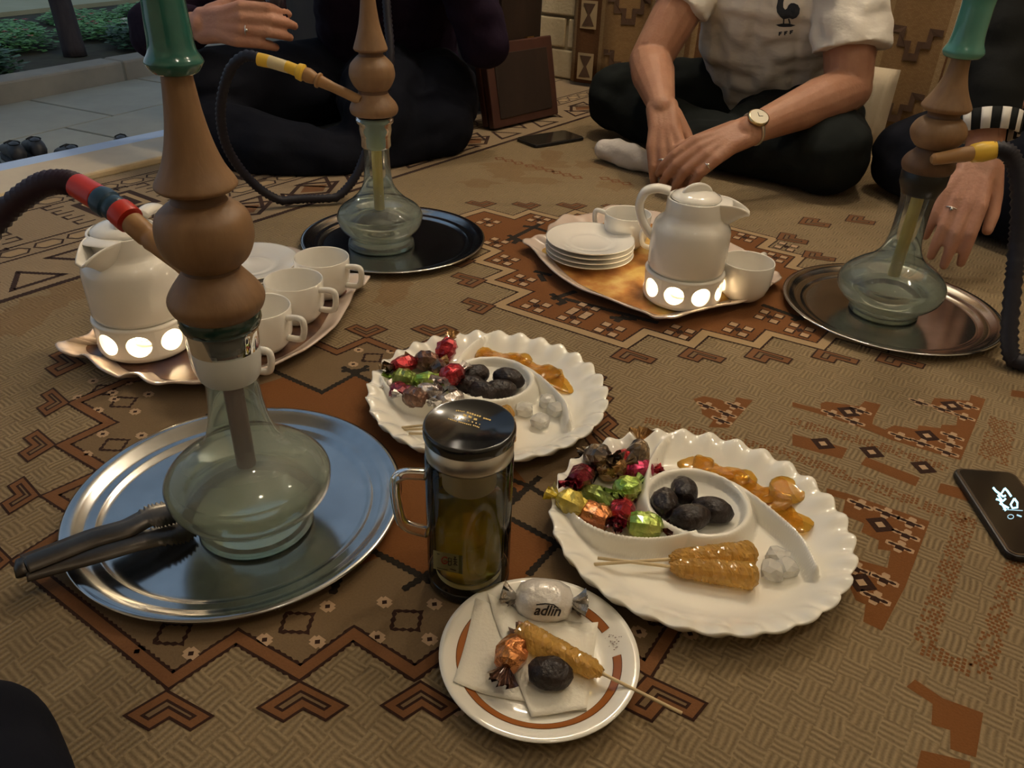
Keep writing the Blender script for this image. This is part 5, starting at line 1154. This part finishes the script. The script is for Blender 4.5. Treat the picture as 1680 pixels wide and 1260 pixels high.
# ------------------------------------------------------------------ people
def blob(chains, voxel=.005, smooth=6, disp=0.0, dscale=.12, seed=0):
    m = MB()
    for ch in chains:
        flat_end = False
        if isinstance(ch, dict): flat_end = ch.get('flat', False); ch = ch['c']
        pts = [Vector(c[:3]) for c in ch]; rr = [c[3] for c in ch]
        pp, rq = [], []
        for i in range(len(pts) - 1):
            k = max(2, int((pts[i + 1] - pts[i]).length / .02))
            for j in range(k): pp.append(pts[i].lerp(pts[i + 1], j / k)); rq.append(rr[i] + (rr[i + 1] - rr[i]) * j / k)
        pp.append(pts[-1]); rq.append(rr[-1]); m.tube(pp, rq, 16, True)
        for i, (p, r) in enumerate(zip(pts, rr)):
            if flat_end and i == len(pts) - 1: continue
            m.sphere(p, r, 16, 10)
    me = m.mesh('blob'); o = bpy.data.objects.new('blob_tmp', me); COL.objects.link(o)
    md = o.modifiers.new('r', 'REMESH'); md.mode = 'VOXEL'; md.voxel_size = voxel
    if smooth: s = o.modifiers.new('s', 'SMOOTH'); s.factor = .5; s.iterations = smooth
    bpy.context.view_layer.update(); dg = bpy.context.evaluated_depsgraph_get(); r = bpy.data.meshes.new_from_object(o.evaluated_get(dg)); bpy.data.objects.remove(o)
    if disp:
        off = Vector((seed * 3.7, seed, 0))
        nrm = [v.normal.copy() for v in r.vertices]
        for v, nn in zip(r.vertices, nrm):
            q = v.co / dscale; v.co += nn * disp * (mnoise.noise(Vector((q.x, q.y, q.z * 2.2)) + off) + .5 * mnoise.noise(q * 2.3 + off))
    for v in r.vertices:
        if v.co.z < .003: v.co.z = .003 + (v.co.z) * .001
    return r
def pc(p, r): return (p[0], p[1], p[2], r)
def hand(W, X, N, ts, curls, sc=1.0, thumb=(.65, .6, -.35), spread=0.05):
    W = Vector(W); X = Vector(X).normalized(); N = Vector(N); N = (N - X * N.dot(X)).normalized(); Y = N.cross(X)
    ch = []; fing = []
    offs = [.026, .009, -.009, -.026]; Ls = [(.043, .026, .021), (.047, .029, .022), (.044, .027, .021), (.034, .021, .018)]; back = [.002, 0, .003, .011]
    for i in range(4):
        b = W + (X * (.088 - back[i]) + Y * offs[i] * ts) * sc
        ch.append([pc(W + Y * offs[i] * ts * .55 * sc, .0155 * sc), pc(W.lerp(b, .55) + N * .001, .0150 * sc), pc(b, .0108 * sc)])
        d = (X + Y * ts * spread * (1.5 - i)).normalized(); p = b; seq = [pc(p, .0104 * sc)]; js = [p.copy()]; ang = 0
        for k in range(3):
            ang += curls[i][k]; dd = (d * math.cos(ang) - N * math.sin(ang)).normalized(); p = p + dd * Ls[i][k] * sc; seq.append(pc(p, (.0092, .0083, .0068)[k] * sc)); js.append(p.copy())
        ch.append(seq); fing.append(js)
    t0 = W + (X * .018 + Y * .020 * ts - N * .004) * sc; td = (X * thumb[0] + Y * ts * thumb[1] + N * thumb[2]).normalized(); t1 = t0 + td * .040 * sc; td2 = (td * .8 + X * .55).normalized(); t2 = t1 + td2 * .032 * sc; t3 = t2 + (td2 + X * .2 - Y * ts * .15).normalized() * .024 * sc
    ch.append([pc(t0, .0155 * sc), pc(t1, .0118 * sc), pc(t2, .0102 * sc), pc(t3, .0082 * sc)]); fing.append([t0, t1, t2, t3])
    return ch, fing
def torus(mb, c, ax, R_, r, n=24, k=8):
    ax = Vector(ax).normalized(); u = ax.orthogonal().normalized(); v = ax.cross(u); vs = []
    for i in range(n):
        a = 2 * pi * i / n; d = u * math.cos(a) + v * math.sin(a)
        for j in range(k): b = 2 * pi * j / k; vs.append(Vector(c) + d * (R_ + r * math.cos(b)) + ax * r * math.sin(b))
    mb.add(vs, [(i * k + j, ((i + 1) % n) * k + j, ((i + 1) % n) * k + (j + 1) % k, i * k + (j + 1) % k) for i in range(n) for j in range(k)]); return mb
M_skin = mat('skin', (.42, .215, .13), .5, var=(.36, .17, .10), vscale=22, bump=.12, bscale=180, sss=.12)
M_skin2 = mat('skin_fair', (.48, .25, .165), .5, var=(.42, .20, .13), vscale=22, bump=.12, bscale=180, sss=.12)
M_hair = mat('dark_hair', (.012, .009, .007), .5, bump=.6, bscale=120, stretch=(1, 1, .3))
M_silver = mat('silver_ring', (.75, .73, .70), .15, 1.0); M_eyew = mat('eye_white', (.75, .72, .68), .2); M_iris = mat('eye_iris', (.03, .015, .01), .2)
M_trn = mat('navy_trousers', (.006, .007, .012), .9, spec=.12, var=(.009, .010, .016), vscale=10, bump=.35, bscale=14); M_trb = mat('charcoal_trousers', (.010, .012, .012), .9, spec=.12, var=(.015, .018, .017), vscale=10, bump=.35, bscale=14)
M_purp = mat('dark_purple_sweater', (.012, .006, .016), .85, spec=.12, bump=.4, bscale=20); M_blkj = mat('black_jacket', (.012, .013, .013), .85, spec=.15, bump=.4, bscale=16)
M_tee = mat('white_jersey', (.80, .75, .67), .75, bump=.5, bscale=13, stretch=(1, 1, 2.2)); M_wht = mat('white_cotton', (.66, .63, .58), .85, bump=.2, bscale=30)
M_sock = mat('white_sock', (.62, .57, .52), .9, bump=.3, bscale=60)
def head_chains(c, fwd):
    c = Vector(c); f = Vector(fwd).normalized(); s = f.cross(Vector((0, 0, 1))).normalized(); z = Vector((0, 0, 1))
    ch = [[pc(c + z * .035 - f * .02, .078), pc(c + z * .03 + f * .012, .078)], [pc(c - z * .02 + f * .02, .062), pc(c - z * .075 + f * .045, .036)], [pc(c + f * .084 + z * .01, .008), pc(c + f * .104 - z * .022, .0125)], [pc(c + f * .075 - z * .052, .016), pc(c + f * .07 - z * .056, .016)]]
    for k in (-1, 1): ch += [[pc(c + s * .078 * k - f * .005 + z * .018, .011), pc(c + s * .080 * k - f * .008 - z * .018, .009)], [pc(c + f * .066 + s * .034 * k + z * .035, .013), pc(c + f * .07 + s * .015 * k + z * .037, .012)]]
    return ch
def head_parts(t, c, fwd, hair=.085):
    c = Vector(c); f = Vector(fwd).normalized(); s = f.cross(Vector((0, 0, 1))).normalized(); z = Vector((0, 0, 1))
    h_ = blob([[pc(c + z * .055 - f * .03, hair), pc(c + z * .065 + f * .01, hair * .95)], [pc(c - f * .045 + z * .0, hair * .9), pc(c - f * .03 - z * .05, hair * .6)]], .007, 4, .004, .03)
    link('hair', h_, M_hair, t)
    for k in (-1, 1):
        e = MB().sphere(c + f * .071 + s * .031 * k + z * .012, .0125, 16, 10).build('eye', M_eyew, t); MB().sphere(c + f * .0800 + s * .031 * k + z * .011, .0055, 12, 8).build('iris', M_iris, e)
def ringon(t, js, frac, R_, stone=True, nrm=None):
    a, b = js[0], js[1]; c = a.lerp(b, frac); m = torus(MB(), c, b - a, R_, .0014); o = m.build('finger_ring', M_silver, t)
    if stone: MB().sphere(c + (nrm.normalized() if nrm else (EYE - c).normalized()) * (R_ + .001), .0035, 10, 6).build('ring_stone', M_silver, o)

# man in the white jersey
FA = -A2; SA = B2
pA = thing('person', 'person in a white football jersey and dark trousers sitting cross-legged, hands together', 'person', (.66, 2.30, 0))
def rel(t, me):
    M_ = Matrix.Translation(-Vector(t.location)); me.transform(M_); return me
elR, wrR = GY(1066, 100, 2.16), GY(1086, 176, 1.93); elL, wrL = GY(1392, 146, 1.96), GY(1228, 215, 1.80)
nk = Vector((.600, 2.16, .535)); shR = nk - SA * .165 + Vector((0, 0, -.03)); shL = nk + SA * .165 + Vector((0, 0, -.03))
hR, fR = hand(wrR, GY(1095, 255, 1.84) - wrR, EYE - wrR, 1, [(.2, .35, .3), (.22, .4, .3), (.25, .4, .3), (.3, .45, .3)], 1.28, (.8, .4, -.35), .04)
hL, fL = hand(wrL, GY(1125, 262, 1.76) - wrL, Vector((-.25, -.6, .8)), -1, [(.3, .4, .35), (.35, .45, .35), (.4, .5, .3), (.45, .5, .3)], 1.28, (.8, .4, -.3), .04)
hc = Vector((.565, 2.11, .70))
chn = [[pc(shR, .060), pc(shR.lerp(elR, .5), .062), pc(elR, .053), pc(elR.lerp(wrR, .3), .054), pc(wrR, .031)], [pc(shL, .060), pc(shL.lerp(elL, .5), .062), pc(elL, .053), pc(elL.lerp(wrL, .3), .054), pc(wrL, .031)], [pc((.70, 2.36, .12), .10), pc((.64, 2.25, .30), .09), pc((.61, 2.18, .47), .075), pc(nk + Vector((0, 0, .03)), .052), pc(hc - Vector((0, 0, .05)), .05)], [pc(shR, .05), pc(shL, .05)]] + hR + hL + head_chains(hc, FA)
link('body', rel(pA, blob(chn, .0034, 3)), M_skin, pA)
T = [(.70, 2.36, .10), (.672, 2.305, .20), (.64, 2.245, .30), (.615, 2.19, .40), (.605, 2.17, .48)]
tee = []
for k, (o_, r) in enumerate([(-.085, .092), (-.03, .105), (.03, .105), (.085, .092)]): tee.append([pc(Vector(p) + SA * o_ * (1 + .18 * min(i, 3) / 3) + FA * (.015 if abs(o_) < .05 else 0), r * (1 - .06 * (i == 4))) for i, p in enumerate(T)])
tee.append({'c': [pc(shR + FA * .0, .072), pc(shR.lerp(elR, .40), .076), pc(shR.lerp(elR, .55), .078)], 'flat': True}); tee.append({'c': [pc(shL, .076), pc(shL.lerp(elL, .5), .082), pc(shL.lerp(elL, .72), .088)], 'flat': True})
tee.append([pc(shR, .07), pc(shL, .07)])
tm_ = blob(tee, .006, 4, .012, .085, 1); tee_o = link('jersey', rel(pA, tm_), M_tee, pA)
knR, knL = GY(1013, 158, 2.33), Vector((.725, 1.87, .095))
tr = [[pc((.62, 2.40, .11), .10), pc((.45, 2.38, .115), .098), pc(knR, .088)], [pc(knR - Vector((0, .0, .02)), .075), pc((.42, 2.14, .075), .066), pc((.58, 2.02, .065), .058)], [pc((.79, 2.30, .11), .105), pc((.77, 2.08, .11), .10), pc(knL, .090)], [pc(knL - Vector((.0, .0, .02)), .078), pc((.62, 1.95, .075), .068), pc((.45, 2.04, .065), .055)], [pc((.70, 2.34, .10), .12), pc((.68, 2.2, .09), .09), pc((.60, 2.10, .08), .08)]]
link('trousers', rel(pA, blob(tr, .008, 5, .008, .09, 2)), M_trb, pA)
ft = [[pc(G(1125, 284, .022), .020), pc(G(1085, 272, .026), .025), pc(G(1040, 258, .032), .031), pc(G(1012, 248, .034), .033), pc(G(992, 246, .030), .027)]]
link('sock', rel(pA, blob(ft, .005, 5, .004, .05)), M_sock, pA)
ringon(pA, [p - Vector(pA.location) for p in fR[2]], .45, .0125, True, EYE - fR[2][0]); ringon(pA, [p - Vector(pA.location) for p in fL[3]], .5, .0118, True, Vector((-.2, -.8, .5)))
wd = (wrL - elL).normalized(); wc = wrL - wd * .012; fn = Vector((-.15, -.62, .75)); fn = (fn - wd * fn.dot(wd)).normalized(); LA = Vector(pA.location)
wt = torus(MB(), wc - LA, wd, .0335, .0042, 32, 6); wto = wt.build('watch_strap', mat('silver_bracelet', (.62, .58, .50), .3, .9), pA); wto.scale = (1, 1, 1)
Mw = Matrix.Translation(wc - LA + fn * .034) @ fn.to_track_quat('Z', 'Y').to_matrix().to_4x4()
def xf(mb, M_): mb.v = [tuple(M_ @ Vector(v)) for v in mb.v]; return mb
wco = xf(MB().lathe([(0, -.004), (.023, -.004), (.024, 0), (.0235, .004), (.021, .005)], 32), Mw).build('watch_case', mat('gold_watch_case', (.70, .55, .30), .22, 1.0), pA)
xf(MB().lathe([(.0215, .0046), (0, .0046)], 32), Mw).build('watch_dial', mat('watch_dial', (.72, .66, .52), .3), wco)
xf(MB().box(-.0006, .0006, 0, .012, .0048, .0052).box(0, .009, -.0006, .0006, .0048, .0052), Mw).build('watch_hands', M_ink, wco)
# rooster crest on the jersey, traced onto the cloth
cock = [(1277, -8), (1283, -14), (1289, -9), (1287, -3), (1285, 4), (1285, 12), (1288, 16), (1291, 14), (1294, 8), (1298, 5), (1303, 5), (1309, 8), (1312, 14), (1311, 22), (1307, 28), (1300, 31), (1296, 29), (1285, 31), (1280, 27), (1275, 20), (1274, 12), (1276, 2)]
def fan(poly, c): n = len(poly); return [c] + poly, [(0, 1 + i, 1 + (i + 1) % n) for i in range(n)]
def sub_poly(poly):
    bmx = bmesh.new(); vs = [bmx.verts.new((u, v, 0)) for u, v in poly]; fc_ = bmx.faces.new(vs); bmx.normal_update(); fc_.normal_update(); bmesh.ops.triangulate(bmx, faces=bmx.faces); bmesh.ops.subdivide_edges(bmx, edges=[e for e in bmx.edges if e.calc_length() > 6], cuts=2); bmesh.ops.triangulate(bmx, faces=bmx.faces); bmx.verts.index_update()
    r = [(v.co.x, v.co.y) for v in bmx.verts], [tuple(x.index for x in f.verts) for f in bmx.faces]; bmx.free(); return r
bpy.context.view_layer.update()
M_crest = mat('navy_embroidery', (.022, .026, .036), .8)
crest = [sub_poly(cock), strip_px([(1286, 30), (1285.5, 38)], 2.2), strip_px([(1294, 30), (1296, 38)], 2.2), sub_poly([(1273, 40), (1283, 38), (1295, 38), (1305, 41), (1298, 43.5), (1286, 44), (1278, 43)])] + [q for x, y in ((1279, 52), (1288, 51), (1297, 49.5)) for q in (strip_px([(x, y), (x - .6, y + 6)], 2.2), strip_px([(x, y + .8), (x + 4, y)], 1.8), strip_px([(x, y + 3.2), (x + 3, y + 2.6)], 1.6))]
decal_from_px(crest, tee_o, .0015, 'rooster_crest', M_crest, pA)
head_parts(pA, hc - LA, FA)

# person in the dark purple sweater
pL = thing('person', 'person in a dark purple sweater and navy trousers sitting cross-legged before the garden', 'person', (-.38, 2.30, 0)); LL = Vector(pL.location)
FL = Vector((.35, -.94, 0)).normalized(); SL = Vector((.94, .35, 0)).normalized()
elb = GY(255, 50, 2.02); wr = GY(332, 42, 1.88); hl, fl = hand(wr, GY(420, 38, 1.82) - wr, EYE - wr + Vector((0, 0, .35)), 1, [(.5, .75, .5), (.5, .7, .5), (.5, .7, .5), (.55, .7, .5)], 1.3, (.75, .45, -.45), .02)
nkL = Vector((-.37, 2.24, .545)); s1 = nkL - SL * .17 - Vector((0, 0, .03)); s2 = nkL + SL * .17 - Vector((0, 0, .03)); el2 = Vector((-.10, 2.12, .27)); wr2 = Vector((-.22, 2.04, .53))
h2c, f2c = hand(wr2, (-.3, -.25, .9), (0, -1, .2), 1, [(.9, 1.0, .5)] * 4, 1.0)
hcL = Vector((-.35, 2.18, .71))
link('body', rel(pL, blob([[pc(s1, .05), pc(elb, .043), pc(wr, .028)], [pc(s2, .05), pc(el2, .043), pc(wr2, .027)], [pc((-.38, 2.42, .12), .09), pc((-.38, 2.36, .33), .07), pc(nkL + Vector((0, 0, .03)), .052), pc(hcL - Vector((0, 0, .05)), .05)], [pc(s1, .05), pc(s2, .05)]] + hl + h2c + head_chains(hcL, FL), .0036, 3)), M_skin2, pL)
sw = [[pc(Vector((-.38, 2.42, .12)) + SL * o_, .105), pc(Vector((-.38, 2.34, .30)) + SL * o_, .105), pc(nkL + SL * o_ * .9 - Vector((0, 0, .07)), .095)] for o_ in (-.09, 0, .09)] + [{'c': [pc(s1, .072), pc(elb, .064), pc(elb.lerp(wr, .85), .045)], 'flat': True}, {'c': [pc(s2, .072), pc(el2, .064), pc(el2.lerp(wr2, .88), .043)], 'flat': True}, [pc(s1, .07), pc(s2, .07)]]
link('sweater', rel(pL, blob(sw, .007, 5, .007, .09, 4)), M_purp, pL)
k1 = GY(728, 160, 2.20); k1b = GY(722, 205, 2.10); k2 = GY(352, 150, 2.06); k2b = GY(360, 225, 1.96)
trL = [[pc((-.28, 2.42, .12), .11), pc(k1.lerp(Vector((-.28, 2.42, .12)), .4), .108), pc(k1, .098)], [pc(k1b, .088), pc(GY(610, 245, 1.98), .078), pc(GY(520, 258, 1.94), .06)], [pc((-.48, 2.40, .12), .11), pc(k2.lerp(Vector((-.48, 2.40, .12)), .4), .11), pc(k2, .10)], [pc(k2b, .095), pc(GY(440, 250, 1.90), .085), pc(GY(560, 262, 1.92), .065)], [pc((-.38, 2.38, .12), .13), pc((-.37, 2.15, .12), .12), pc((-.36, 2.0, .10), .09)]]
link('trousers', rel(pL, blob(trL, .008, 5, .009, .10, 5)), M_trn, pL)
ringon(pL, [p - LL for p in fl[2]], .2, .0130, True, EYE - fl[2][0]); head_parts(pL, hcL - LL, FL)
# small dark glass held in that hand
gh = GY(452, 6, 1.88)
gt = thing('tea_glass', 'small dark glass held in the hand with the ring', 'glass', (gh.x, gh.y, gh.z - .03)); MB().lathe([(0, 0), (.020, 0), (.024, .004), (.022, .03), (.028, .07), (.0265, .07), (.0205, .03), (.02, .006), (0, .005)], 28).build('glass_wall', mat('smoky_glass', (.03, .02, .03), .1, coat=.4), gt); MB().lathe([(.021, .05), (0, .05)], 20).build('tea_surface', mat('dark_tea', (.05, .015, .01), .1), gt)

# person with the striped cuff
pR = thing('person', 'person in a black jacket with black and white striped cuff, hand hanging over the knee', 'person', (1.40, 1.92, 0)); LR = Vector(pR.location)
FR = Vector((-.95, -.3, 0)).normalized(); SR_ = Vector((-.3, .95, 0)).normalized()
elr = GY(1640, 15, 1.60); wrr = GY(1614, 252, 1.47); hr, fr_ = hand(wrr, GY(1572, 345, 1.40) - wrr, EYE - wrr + Vector((-.1, 0, .2)), 1, [(.3, .35, .25), (.25, .35, .2), (.25, .35, .25), (.3, .4, .3)], 1.2, (.8, .4, -.35), .05)
nkr = Vector((1.36, 1.90, .545)); sa = nkr - SR_ * .17 - Vector((0, 0, .03)); sb = nkr + SR_ * .17 - Vector((0, 0, .03)); elb2 = Vector((1.32, 2.10, .27)); wrb = Vector((1.20, 1.92, .24)); hcr = Vector((1.33, 1.89, .71))
hb, fb = hand(wrb, (-.9, -.2, -.25), (0, 0, 1), -1, [(.3, .4, .3)] * 4, .95)
link('body', rel(pR, blob([[pc(sa, .048), pc(elr, .042), pc(wrr, .031)], [pc(sb, .048), pc(elb2, .040), pc(wrb, .026)], [pc((1.42, 1.95, .12), .10), pc((1.40, 1.92, .35), .085), pc(nkr + Vector((0, 0, .03)), .05), pc(hcr - Vector((0, 0, .05)), .048)], [pc(sa, .048), pc(sb, .048)]] + hr + hb + head_chains(hcr, FR), .0036, 3)), M_skin2, pR)
jk = [[pc(Vector((1.44, 1.96, .12)) + SR_ * o_, .10), pc(Vector((1.41, 1.93, .30)) + SR_ * o_, .10), pc(nkr + SR_ * o_ * .9 - Vector((0, 0, .07)), .09)] for o_ in (-.09, 0, .09)] + [{'c': [pc(sa, .075), pc(elr, .062), pc(elr.lerp(wrr, .76), .051)], 'flat': True}, {'c': [pc(sb, .07), pc(elb2, .062), pc(elb2.lerp(wrb, .85), .045)], 'flat': True}, [pc(sa, .07), pc(sb, .07)]]
link('jacket', rel(pR, blob(jk, .007, 4, .006, .09, 7)), M_blkj, pR)
# cuff: striped band
def cuffs():
    a = elr.lerp(wrr, .74); b = elr.lerp(wrr, .88); ax = (b - a).normalized(); u = ax.orthogonal().normalized(); v = ax.cross(u); out = [MB(), MB()]; n = 22
    for i in range(n):
        m = out[i % 2]; vs = []
        for j in range(4):
            an = 2 * pi * (i + j / 3) / n; d = u * math.cos(an) + v * math.sin(an); vs += [a + d * .054 - LR, b + d * .050 - LR]
        m.add(vs, [(2 * j, 2 * j + 1, 2 * j + 3, 2 * j + 2) for j in range(3)])
    for m, mm, nm in ((out[0], M_blkj, 'cuff_dark_stripe'), (out[1], M_wht, 'cuff_white_stripe')):
        o = m.build(nm, mm, pR); o['kind'] = 'stuff'; s = o.modifiers.new('s', 'SOLIDIFY'); s.thickness = .004
cuffs()
sh_ = blob([[pc(nkr + FR * .055 - SR_ * .02 - Vector((0, 0, .05)), .065), pc(Vector((1.41, 1.93, .28)) + FR * .055 - SR_ * .03, .078), pc(Vector((1.43, 1.95, .16)) + FR * .055 - SR_ * .03, .078)]], .008, 4); link('white_shirt', rel(pR, sh_), M_wht, pR)
kr1 = Vector((.915, 1.89, .10)); kr2 = Vector((1.16, 1.56, .12))
trR = [[pc((1.44, 2.02, .12), .11), pc((1.15, 1.97, .12), .105), pc(kr1, .082)], [pc(kr1 - Vector((0, 0, .02)), .078), pc((.950, 1.76, .085), .080), pc((.985, 1.63, .085), .082), pc((1.05, 1.54, .085), .083), pc((1.18, 1.46, .085), .083)], [pc((1.44, 1.85, .12), .11), pc((1.25, 1.70, .13), .11), pc(kr2, .105)], [pc((1.40, 1.93, .10), .13), pc((1.15, 1.8, .09), .09)]]
link('trousers', rel(pR, blob(trR, .008, 5, .008, .10, 8)), M_trn, pR)
ringon(pR, [p - LR for p in fr_[2]], .35, .0120, True, EYE - fr_[2][0]); head_parts(pR, hcr - LR, FR, .092)
br = torus(MB(), wrr - LR + Vector((0, 0, -.004)), wrr - elr, .030, .0022, 28, 6); br.build('bracelet', mat('brown_cord', (.22, .10, .05), .6), pR)

# the photographer, whose knee shows
pP = thing('person', 'person in dark navy trousers whose knee shows beside the long zigzag of the carpet', 'person', (-.28, -.30, 0)); LP = Vector(pP.location)
kp_ = G(-85, 1300, .06); kp2 = Vector((.36, .10, .12))
link('body', rel(pP, blob([[pc((-.05, -.48, .12), .12), pc((-.04, -.46, .40), .11), pc((-.04, -.42, .56), .07)], [pc((-.04, -.42, .56), .055), pc((-.04, -.40, .68), .05)]] + head_chains((-.04, -.38, .76), (0, 1, 0)), .008, 4)), M_skin, pP)
link('sweater', rel(pP, blob([[pc((-.05 + o_, -.48, .12), .12), pc((-.04 + o_, -.46, .46), .11)] for o_ in (-.09, .09)], .012, 4)), M_purp, pP)
link('trousers', rel(pP, blob([[pc((-.14, -.46, .11), .11), pc(kp_, .072)], [pc(kp_, .07), pc((-.10, .02, .065), .06)], [pc((.06, -.46, .11), .11), pc(kp2, .085)], [pc(kp2, .075), pc((.05, -.02, .065), .06)]], .009, 5, .004, .1, 9)), M_trn, pP)
head_parts(pP, Vector((-.04, -.38, .76)) - LP, (0, 1, 0))

# ------------------------------------------------------------------ dark cabinet, folded board and cushion at the back
M_dwood = mat('dark_stained_wood', (.020, .013, .010), .45, var=(.032, .02, .015), vscale=14, stretch=(1, 1, .2), coat=.1); M_rwood = mat('reddish_brown_wood', (.050, .020, .014), .42, var=(.075, .03, .02), vscale=14, stretch=(1, 1, .2))
cbl = G(640, 190); cbr = G(816, 193); ac, bcab = toab(cbr); 
cab = thing('dark_cabinet', 'black-brown wooden cabinet standing behind the folded board', 'cabinet', ab(ac, bcab, .001), None, TH - pi / 2)
wc_ = .95
MB().box(-wc_, 0,   .012, .22, .03, .78).build('cabinet_body', M_dwood, cab, smooth=False, bevel=.004); MB().box(-wc_ + .02, -.02, .03, .21, 0, .03).build('plinth', M_dwood, cab, smooth=False); MB().box(-wc_ - .015, .012, -.01, .23, .78, .805).build('cabinet_top', M_dwood, cab, smooth=False, bevel=.004)
for i in range(2):
    x0 = -wc_ + .01 + i * (wc_ / 2 - .005); dr = MB().box(x0, x0 + wc_ / 2 - .015, -.004, .012, .05, .76).build('door', M_dwood, cab, smooth=False, bevel=.004); MB().box(x0 + .04, x0 + wc_ / 2 - .055, -.009, -.004, .10, .70).build('door_panel', M_dwood, dr, smooth=False, bevel=.003)
    MB().sphere((x0 + (.42 if i == 0 else .03), -.016, .42), .011, 12, 8).build('door_knob', M_brass, dr)
b0_ = G(812, 217); b1_ = G(917, 191); dx = (b1_ - b0_); L_ = dx.length; dxn = dx.normalized(); nb_ = Vector((-dxn.y, dxn.x, 0))
bt = thing('folded_wooden_board', 'reddish brown wooden folded game board leaning against the dark cabinet', 'board', (b0_.x, b0_.y, .001), None, math.atan2(dx.y, dx.x))
# find height so its top corner meets the picture
hh = .235; tilt = math.radians(12)
def bbox_(mb, x0, x1, y0, y1, z0, z1):
    return mb.box(x0, x1, y0, y1, z0, z1, 0, Matrix.Rotation(-tilt, 4, 'X'))
bbox_(MB(), 0, L_, 0, .022, .007, hh).build('front_leaf', M_rwood, bt, smooth=False, bevel=.004); bbox_(MB(), 0, L_, .026, .048, .013, hh).build('rear_leaf', M_rwood, bt, smooth=False, bevel=.004); bbox_(MB(), .03, L_ - .03, -.003, 0, .03, hh - .03).build('inlay_panel', M_dwood, bt, smooth=False, bevel=.002)
for x in (.25, .75): bbox_(MB(), L_ * x - .015, L_ * x + .015, .018, .03, hh, hh + .004).build('hinge', M_brass, bt, smooth=False)
cu_ = GY(1436, 110, 2.36)
cs = MB(); nx, ny = 18, 10; vs = []
for j in range(ny + 1):
    for i in range(nx + 1):
        s_, t_ = i / nx * 2 - 1, j / ny * 2 - 1; th_ = .045 * (1 - s_ ** 4) ** .5 * (1 - t_ ** 4) ** .5; vs.append((s_ * .11, -th_ - .006 * math.sin(i * 2.1) * (1 - t_ * t_), t_ * .09))
n1 = len(vs); vs += [(x, -y * .8, z) for x, y, z in vs]
cs.add(vs, [(j * (nx + 1) + i, j * (nx + 1) + i + 1, (j + 1) * (nx + 1) + i + 1, (j + 1) * (nx + 1) + i) for j in range(ny) for i in range(nx)]); cs.add([], [])
cs.f += [tuple(n1 + q for q in f)[::-1] for f in list(cs.f)]; cs.mi += [0] * (len(cs.f) - len(cs.mi))
cg_ = ab(aW - .20, toab(cu_)[1]); co_ = thing('pleated_cushion', 'small cream pleated cushion propped against the curtain behind the jersey', 'cushion', (cu_.x, cu_.y, cu_.z / 2 + .001), None, TH - pi / 2); co_.scale = (.62, .8, cu_.z / 2 / .09)
M_cush = mat('cream_pleated_cloth', (.50, .42, .30), .9, bump=.3, bscale=30); cs.build('cushion_cover', M_cush, co_); torus(MB(), (0, 0, 0), (0, 1, 0), .001, .0005).build('piping', M_cush, co_)
